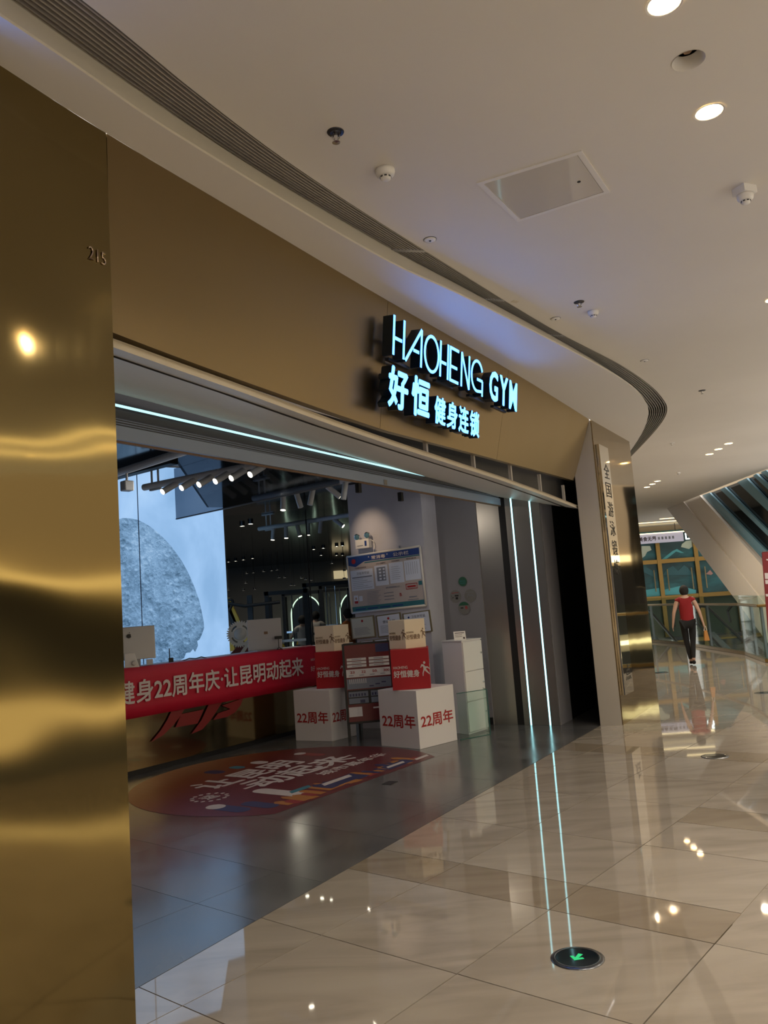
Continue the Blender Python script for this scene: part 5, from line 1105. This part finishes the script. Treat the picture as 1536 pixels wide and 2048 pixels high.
MB().lathe((0, 20, 3.3), ZZ, [(.05, 0), (.05, .055)], 12, cap=False).build('housing', 'dark_metal', g0); MB().lathe((0, 20, 3.305), ZZ, [(.045, 0), (1e-7, .001)], 12, cap=False).build('lens', 'lamp_white', g0)
first = True; g1_ = None
for (zx, zy) in gl:
    px, py = 430+zx/5.689, 1000+zy/5.689; p = atz(px, py, 3.3)
    far = p.y > 27  # distant and mirrored lights become stand-in lights on added rods
    if far: p = aty(px, py, 24+random.random()*3)
    if p.y < 0: continue
    p.z = min(p.z, 3.3)
    if far:
        if g1_ is None: g1_ = dup(g0, p, 'small stand-in light on an added rod for distant and mirrored gym lights'); MB().tube(g1_.location+ZZ*.03, g1_.location+ZZ*.9, .006, n=5).build('rod', 'black', g1_)
        else: dup(g1_, p, 'small stand-in light on an added rod for distant and mirrored gym lights')
        continue
    if first: g0.location = p; first = False
    else: dup(g0, p, 'small round downlight in the black gym ceiling')
for (x, y, e) in [(-2.6, 19, 9), (.2, 24, 14), (-5, 24, 12)]: lamp('gym_lamp', 'AREA', (x, y, 3.25), e, (1.0, .86, .68), g0, shape='DISK', size=.6).rotation_euler = (0, 0, 0)
def box_machine(px, y, hgt, wd, label, yel):
    c = aty(px, 1240, y); c.z = 0; t_ = thing('cable_machine', c.to_tuple(), label, 'gym machine', 'dark gym machines')
    for s in (-1, 1):
        MB().box(c+Vector((s*wd/2, 0, 0)), .08, .08, hgt).build('upright', 'black', t_); MB().box(c+Vector((s*wd/2, .4, 0)), .08, .08, hgt*.95).build('upright', 'black', t_)
        MB().box(c+Vector((s*wd/2, .2, 0)), .10, .9, .07).build('foot', 'black', t_)
    MB().box(c+ZZ*(hgt-.08), wd+.1, .08, .08).build('crossbar', 'black', t_); MB().box(c+ZZ*(hgt*.5), wd, .05, .05).build('crossbar', 'chrome', t_)
    for k in range(8): MB().box(c+Vector((0, .1, .1+.07*k)), .28, .12, .06).build('weight_plate', 'dark_metal', t_)
    for s in (-.1, .1): MB().tube(c+Vector((s, .1, .1)), c+Vector((s, .1, hgt-.1)), .012, n=6).build('guide_rod', 'chrome', t_)
    if yel: MB().hexa([c+Vector((-.22, -.1, .75)), c+Vector((.02, -.1, .75)), c+Vector((.02, .0, .75)), c+Vector((-.22, 0, .75))], [c+Vector((-.14, -.1, 1.02)), c+Vector((-.10, -.1, 1.02)), c+Vector((-.10, 0, 1.02)), c+Vector((-.14, 0, 1.02))]).build('guard', 'yellow', t_)
box_machine(575, 16.5, 2.1, .8, 'black cable machine with a yellow guard right of the pale monitor', True)
box_machine(606, 22.0, 2.2, 1.0, 'black cable machine behind the two people in white', True)
box_machine(664, 17.5, 2.25, 1.1, 'black cable machine right of the two people in white', False)
box_machine(690, 21.5, 2.3, 1.2, 'black cable machine near the grey pillar edge', False)
box_machine(655, 25.3, 2.3, 1.4, 'wide black cable machine at the back before the arches', False)
c = aty(466, 1230, 14.5); c.z = 0; ym = thing('yellow_machine', c.to_tuple(), 'gym machine with slanted yellow beams left of the gear artwork', 'gym machine')
for k, (dx, m_) in enumerate([(-.22, 'yellow'), (.02, 'black'), (.12, 'yellow')]):
    a, b = aty(446+dx*60, 1192+k*2, 14.5), aty(474+dx*90, 1265, 14.5); d = (a-b).normalized(); MB().obox(b-d*.9, Vector((1, 0, 0)), Vector((0, 1, 0)), d, .11, .08, (a-b).length+.9).build('beam', m_, ym)
MB().path([aty(446, 1205, 14.3), aty(490, 1212, 14.3), aty(560, 1204, 14.3)], .03, 8).build('crossbar', 'black', ym); MB().path([aty(458, 1222, 14.3), aty(466, 1206, 14.3), aty(464, 1200, 14.3), aty(452, 1199, 14.3)], .025, 8).build('handle', 'black', ym)
MB().box(Vector((c.x, 14.6, 0)), .9, .9, .1).build('base', 'black', ym); MB().box(Vector((c.x+.3, 14.6, 0)), .09, .09, 2.0).build('upright', 'black', ym)
mb = MB(); a, b = aty(440, 1297, 13.0), aty(705, 1279, 13.0)
lw = thing('low_partition', ((a+b)/2).to_tuple(), 'low white ledge with glass above, between the counter and the gym', 'partition')
MB().hexa([Vector((a.x, 13, 0)), Vector((b.x, 13, 0)), Vector((b.x, 13.15, 0)), Vector((a.x, 13.15, 0))], [Vector((a.x, 13, 1.08)), Vector((b.x, 13, 1.08)), Vector((b.x, 13.15, 1.08)), Vector((a.x, 13.15, 1.08))]).build('ledge', 'sill_white', lw)
MB().box((a.x*.5+b.x*.5, 13.05, 1.085), b.x-a.x, .01, 2.2).build('glass_panel', 'pane_faint', lw)
q = aty(624, 1240, 13.04); MB().box((q.x, 13.05, 1.085), .02, .02, 2.2).build('glass_joint', 'black', lw)
q = aty(684, 1150, 27.9); o = MB().obox(q-ZZ*.12, Vector((1, 0, 0)), Vector((0, 1, 0)), ZZ, .58, .03, .28).build('poster', 'gym_poster'); tag(o, 'small yellowish lit picture high in the dark gym by the pillar', 'poster')

# ------------------------------------------------------------------ people
def skin_mesh(name, verts, edges, radii, mname, parent, lv=2, root=0):
    me = bpy.data.meshes.new(name); off = wloc(parent); me.from_pydata([Vector(v) for v in verts], edges, [])
    ob = bpy.data.objects.new(name, me); COL.objects.link(ob); sk = ob.modifiers.new('skin', 'SKIN'); sk.use_smooth_shade = True
    for i, r in enumerate(radii):
        sv = me.skin_vertices[0].data[i]; sv.radius = r if isinstance(r, tuple) else (r, r); sv.use_root = (i == root)
    ss = ob.modifiers.new('sub', 'SUBSURF'); ss.levels = lv; ss.render_levels = lv
    bpy.context.view_layer.update()
    m2 = bpy.data.meshes.new_from_object(ob.evaluated_get(bpy.context.evaluated_depsgraph_get())); bpy.data.objects.remove(ob); bpy.data.meshes.remove(me)
    m2.name = name; m2.materials.clear(); m2.materials.append(MATS[mname]); m2.polygons.foreach_set('use_smooth', [True]*len(m2.polygons))
    o = bpy.data.objects.new(name, m2); COL.objects.link(o); o.parent = parent; return o
def person(loc, rz, H, label, shirt, trousers, sleeves, pose, group=None, hair_long=False):
    """local frame: faces +y, origin between the feet on the floor; H = height"""
    t_ = thing('person', loc, label, 'person', group, rz); k = H/1.62
    J_ = dict(pel=(0, 0, .90), wai=(0, .0, 1.04), che=(0, .01, 1.24), nec=(0, -.01, 1.385), neck2=(0, .0, 1.44), hb=(0, .015, 1.50), ht=(0, .02, 1.58),
              shl=(-.165, 0, 1.335), shr=(.165, 0, 1.335), ell=(-.235, -.03, 1.09), elr=(.245, -.02, 1.09), wrl=(-.275, .04, .87), wrr=(.30, .05, .87),
              hil=(-.085, 0, .86), hir=(.085, 0, .86), knl=(-.085, .03, .47), knr=(.075, -.02, .47), anl=(-.06, .02, .09), anr=(.055, -.10, .10), tol=(-.065, .15, .03), tor=(.06, .05, .03))
    J_.update(pose)
    ks = list(J_); P_ = [Vector(J_[q])*k for q in ks]; ix = {q: i for i, q in enumerate(ks)}
    Ed = [('pel', 'wai'), ('wai', 'che'), ('che', 'nec'), ('nec', 'neck2'), ('neck2', 'hb'), ('hb', 'ht'), ('nec', 'shl'), ('nec', 'shr'), ('shl', 'ell'), ('shr', 'elr'), ('ell', 'wrl'), ('elr', 'wrr'), ('pel', 'hil'), ('pel', 'hir'), ('hil', 'knl'), ('hir', 'knr'), ('knl', 'anl'), ('knr', 'anr'), ('anl', 'tol'), ('anr', 'tor')]
    Ra = dict(pel=(.135, .10), wai=(.115, .085), che=(.14, .10), nec=(.075, .065), neck2=.05, hb=(.072, .088), ht=(.072, .085), shl=.055, shr=.055, ell=.038, elr=.038, wrl=.025, wrr=.025, hil=.085, hir=.085, knl=.055, knr=.055, anl=.036, anr=.036, tol=.03, tor=.03)
    def R(q, s=1.): r = Ra[q]; r = r if isinstance(r, tuple) else (r, r); return (r[0]*k*s, r[1]*k*s)
    V = list(P_); E_ = [(ix[a], ix[b]) for a, b in Ed]; RR = [R(q) for q in ks]
    # hands: palm plus five fingers as one chain set
    for s, wr, el in ((-1, 'wrl', 'ell'), (1, 'wrr', 'elr')):
        d = (P_[ix[wr]]-P_[ix[el]]).normalized(); fwd = Vector((0, 1, 0)); fwd = (fwd-d*fwd.dot(d)).normalized(); inn = Vector((-s, 0, 0)); pm = P_[ix[wr]]+d*.06*k
        V.append(pm); RR.append((.032*k, .018*k)); E_.append((ix[wr], len(V)-1)); pi = len(V)-1
        for j, (o_, L) in enumerate([(-.024, .055), (-.008, .07), (.008, .072), (.024, .062)]):
            a = pm+d*.035*k+fwd*o_*k; b = a+(d*.8+inn*.25).normalized()*L*k
            V.append(a); RR.append((.0095*k, .0095*k)); E_.append((pi, len(V)-1)); V.append(b); RR.append((.008*k, .008*k)); E_.append((len(V)-2, len(V)-1))
        V.append(pm+fwd*.035*k+d*.0); RR.append((.011*k, .011*k)); E_.append((pi, len(V)-1)); V.append(pm+fwd*.05*k+d*.04*k); RR.append((.009*k, .009*k)); E_.append((len(V)-2, len(V)-1))
    skin_mesh('body', V, E_, RR, 'skin', t_, 2)
    def sub(names, edges, sc, nm, m, extra=None):
        iv = {q: i for i, q in enumerate(names)}; return skin_mesh(nm, [Vector(J_[q])*k if not (extra and q in extra) else Vector(extra[q])*k for q in names], [(iv[a], iv[b]) for a, b in edges], [R(q, sc) if q in Ra else (extra[q+'_r']*k,)*2 for q in names], m, t_, 2)
    ex = {'hem': (0, 0, .84), 'hem_r': .135}; nm_ = ['hem', 'pel', 'wai', 'che', 'nec', 'shl', 'shr']; ed = [('hem', 'pel'), ('pel', 'wai'), ('wai', 'che'), ('che', 'nec'), ('nec', 'shl'), ('nec', 'shr')]
    for s, sh, el in ((-1, 'shl', 'ell'), (1, 'shr', 'elr')):
        q = 'sl%d' % s; f = sleeves; ex[q] = tuple(Vector(J_[sh]).lerp(Vector(J_[el]), f)); ex[q+'_r'] = .060 if f < .3 else .052; nm_.append(q); ed.append((sh, q))
    sub(nm_, ed, 1.2, 'shirt', shirt, ex)
    sub(['pel', 'hil', 'hir', 'knl', 'knr', 'anl', 'anr'], [('pel', 'hil'), ('pel', 'hir'), ('hil', 'knl'), ('hir', 'knr'), ('knl', 'anl'), ('knr', 'anr')], 1.12, 'trousers', trousers)
    for a, b in (('anl', 'tol'), ('anr', 'tor')):
        pa, pb = Vector(J_[a])*k, Vector(J_[b])*k; d = pb-pa; skin_mesh('shoe', [pa-Vector((0, .04, .045))*k, pa+d*.45-ZZ*.02*k, pb+d*.1], [(0, 1), (1, 2)], [(.040*k, .035*k), (.044*k, .032*k), (.036*k, .024*k)], 'black_fabric', t_, 1)
    hb, htp = Vector(J_['hb'])*k, Vector(J_['ht'])*k
    mb = MB(); rows = []
    for a in range(9):
        ph = math.pi*a/8*.80; rows.append([hb.lerp(htp, .62)+Vector((math.sin(ph)*math.cos(2*math.pi*j/20)*.092, -.014+math.sin(ph)*math.sin(2*math.pi*j/20)*.108, math.cos(ph)*.112+ (.035 if math.sin(2*math.pi*j/20) > .5 and ph > 1.4 else 0)))*1.0 for j in range(21)])
    mb.grid(rows); mb.v = [p if True else p for p in mb.v]
    me = bpy.data.meshes.new('hair'); me.from_pydata(mb.v, [], mb.f); me.materials.append(MATS['hair']); me.polygons.foreach_set('use_smooth', [True]*len(me.polygons)); o = bpy.data.objects.new('hair', me); COL.objects.link(o); o.parent = t_
    # face: nose, eyes, mouth, ears
    f0 = hb.lerp(htp, .35)
    def bit(nm, p, r, m, sc=(1, 1, 1)):
        b_ = MB(); b_.lathe(Vector(), ZZ, [(1e-7, -1)]+[(math.cos(a), math.sin(a)) for a in [math.radians(x) for x in (-60, -30, 0, 30, 60)]]+[(1e-7, 1)], 12, cap=False); b_.v = [Vector((v.x*sc[0], v.y*sc[1], v.z*sc[2]))*r+p for v in b_.v]
        me = bpy.data.meshes.new(nm); me.from_pydata(b_.v, [], b_.f); me.materials.append(MATS[m]); o = bpy.data.objects.new(nm, me); COL.objects.link(o); o.parent = t_
    bit('nose', f0+Vector((0, .088, 0))*k, .014*k, 'skin', (.8, 1, 1.5)); bit('mouth', f0+Vector((0, .078, -.045))*k, .02*k, 'red_card', (1, .5, .25))
    for s in (-1, 1): bit('eye', f0+Vector((s*.028, .078, .028))*k, .010*k, 'black', (1.2, .6, .7)); bit('ear', f0+Vector((s*.074, -.005, .005))*k, .024*k, 'skin', (.35, .7, 1.1))
    return t_
pp = atz(1385, 1329, 0)
walk = dict(knl=(-.06, .06, .48), anl=(-.02, .0, .09), tol=(-.02, .14, .03), knr=(.06, .02, .46), anr=(.03, -.16, .12), tor=(.035, -.03, .03), ell=(-.25, -.04, 1.10), wrl=(-.29, -.02, .87), elr=(.25, -.02, 1.10), wrr=(.30, .0, .86))
person((pp.x, pp.y, 0), R_(-18), 1.57, 'person seen from behind in a red sleeveless top and black trousers walking beside the railing', 'red_fabric', 'black_fabric', .06, walk)
hb_ = Vector((pp.x, pp.y, 0))+Matrix.Rotation(R_(-18), 3, 'Z') @ Vector((.32, .0, .63)); bg = thing('hand_bag', hb_.to_tuple(), 'small orange snack bag held in the right hand of the person in red', 'bag')
MB().hexa([hb_+Vector((-.05, -.03, -.17)), hb_+Vector((.06, -.03, -.17)), hb_+Vector((.06, .03, -.17)), hb_+Vector((-.05, .03, -.17))], [hb_+Vector((-.03, -.01, .04)), hb_+Vector((.03, -.01, .04)), hb_+Vector((.03, .01, .04)), hb_+Vector((-.03, .01, .04))]).build('pouch', 'orange', bg, bevel=.008)
MB().path([hb_+Vector((-.03, 0, .03)), hb_+Vector((-.015, 0, .12)), hb_+Vector((.015, 0, .12)), hb_+Vector((.03, 0, .03))], .004, 6).build('handle', 'white_plastic', bg)
g1 = aty(604, 1240, 19.0); g2 = aty(632, 1240, 19.5); g3 = aty(697, 1240, 16.0)
lean = dict(ell=(-.27, .12, 1.12), wrl=(-.2, .34, 1.05), elr=(.27, .12, 1.12), wrr=(.2, .34, 1.05))
person((g1.x, g1.y, 0), R_(25), 1.52, 'person in a white shirt with back turned at a gym machine, left one', 'white_fabric', 'black_fabric', .75, lean)
person((g2.x, g2.y, 0), R_(-10), 1.60, 'person in a white shirt with back turned at a gym machine, right one', 'white_fabric', 'black_fabric', .75, lean)
person((g3.x, g3.y, 0), R_(60), 1.60, 'person in an orange shirt half hidden by the grey pillar', 'orange_fabric', 'black_fabric', .7, lean)
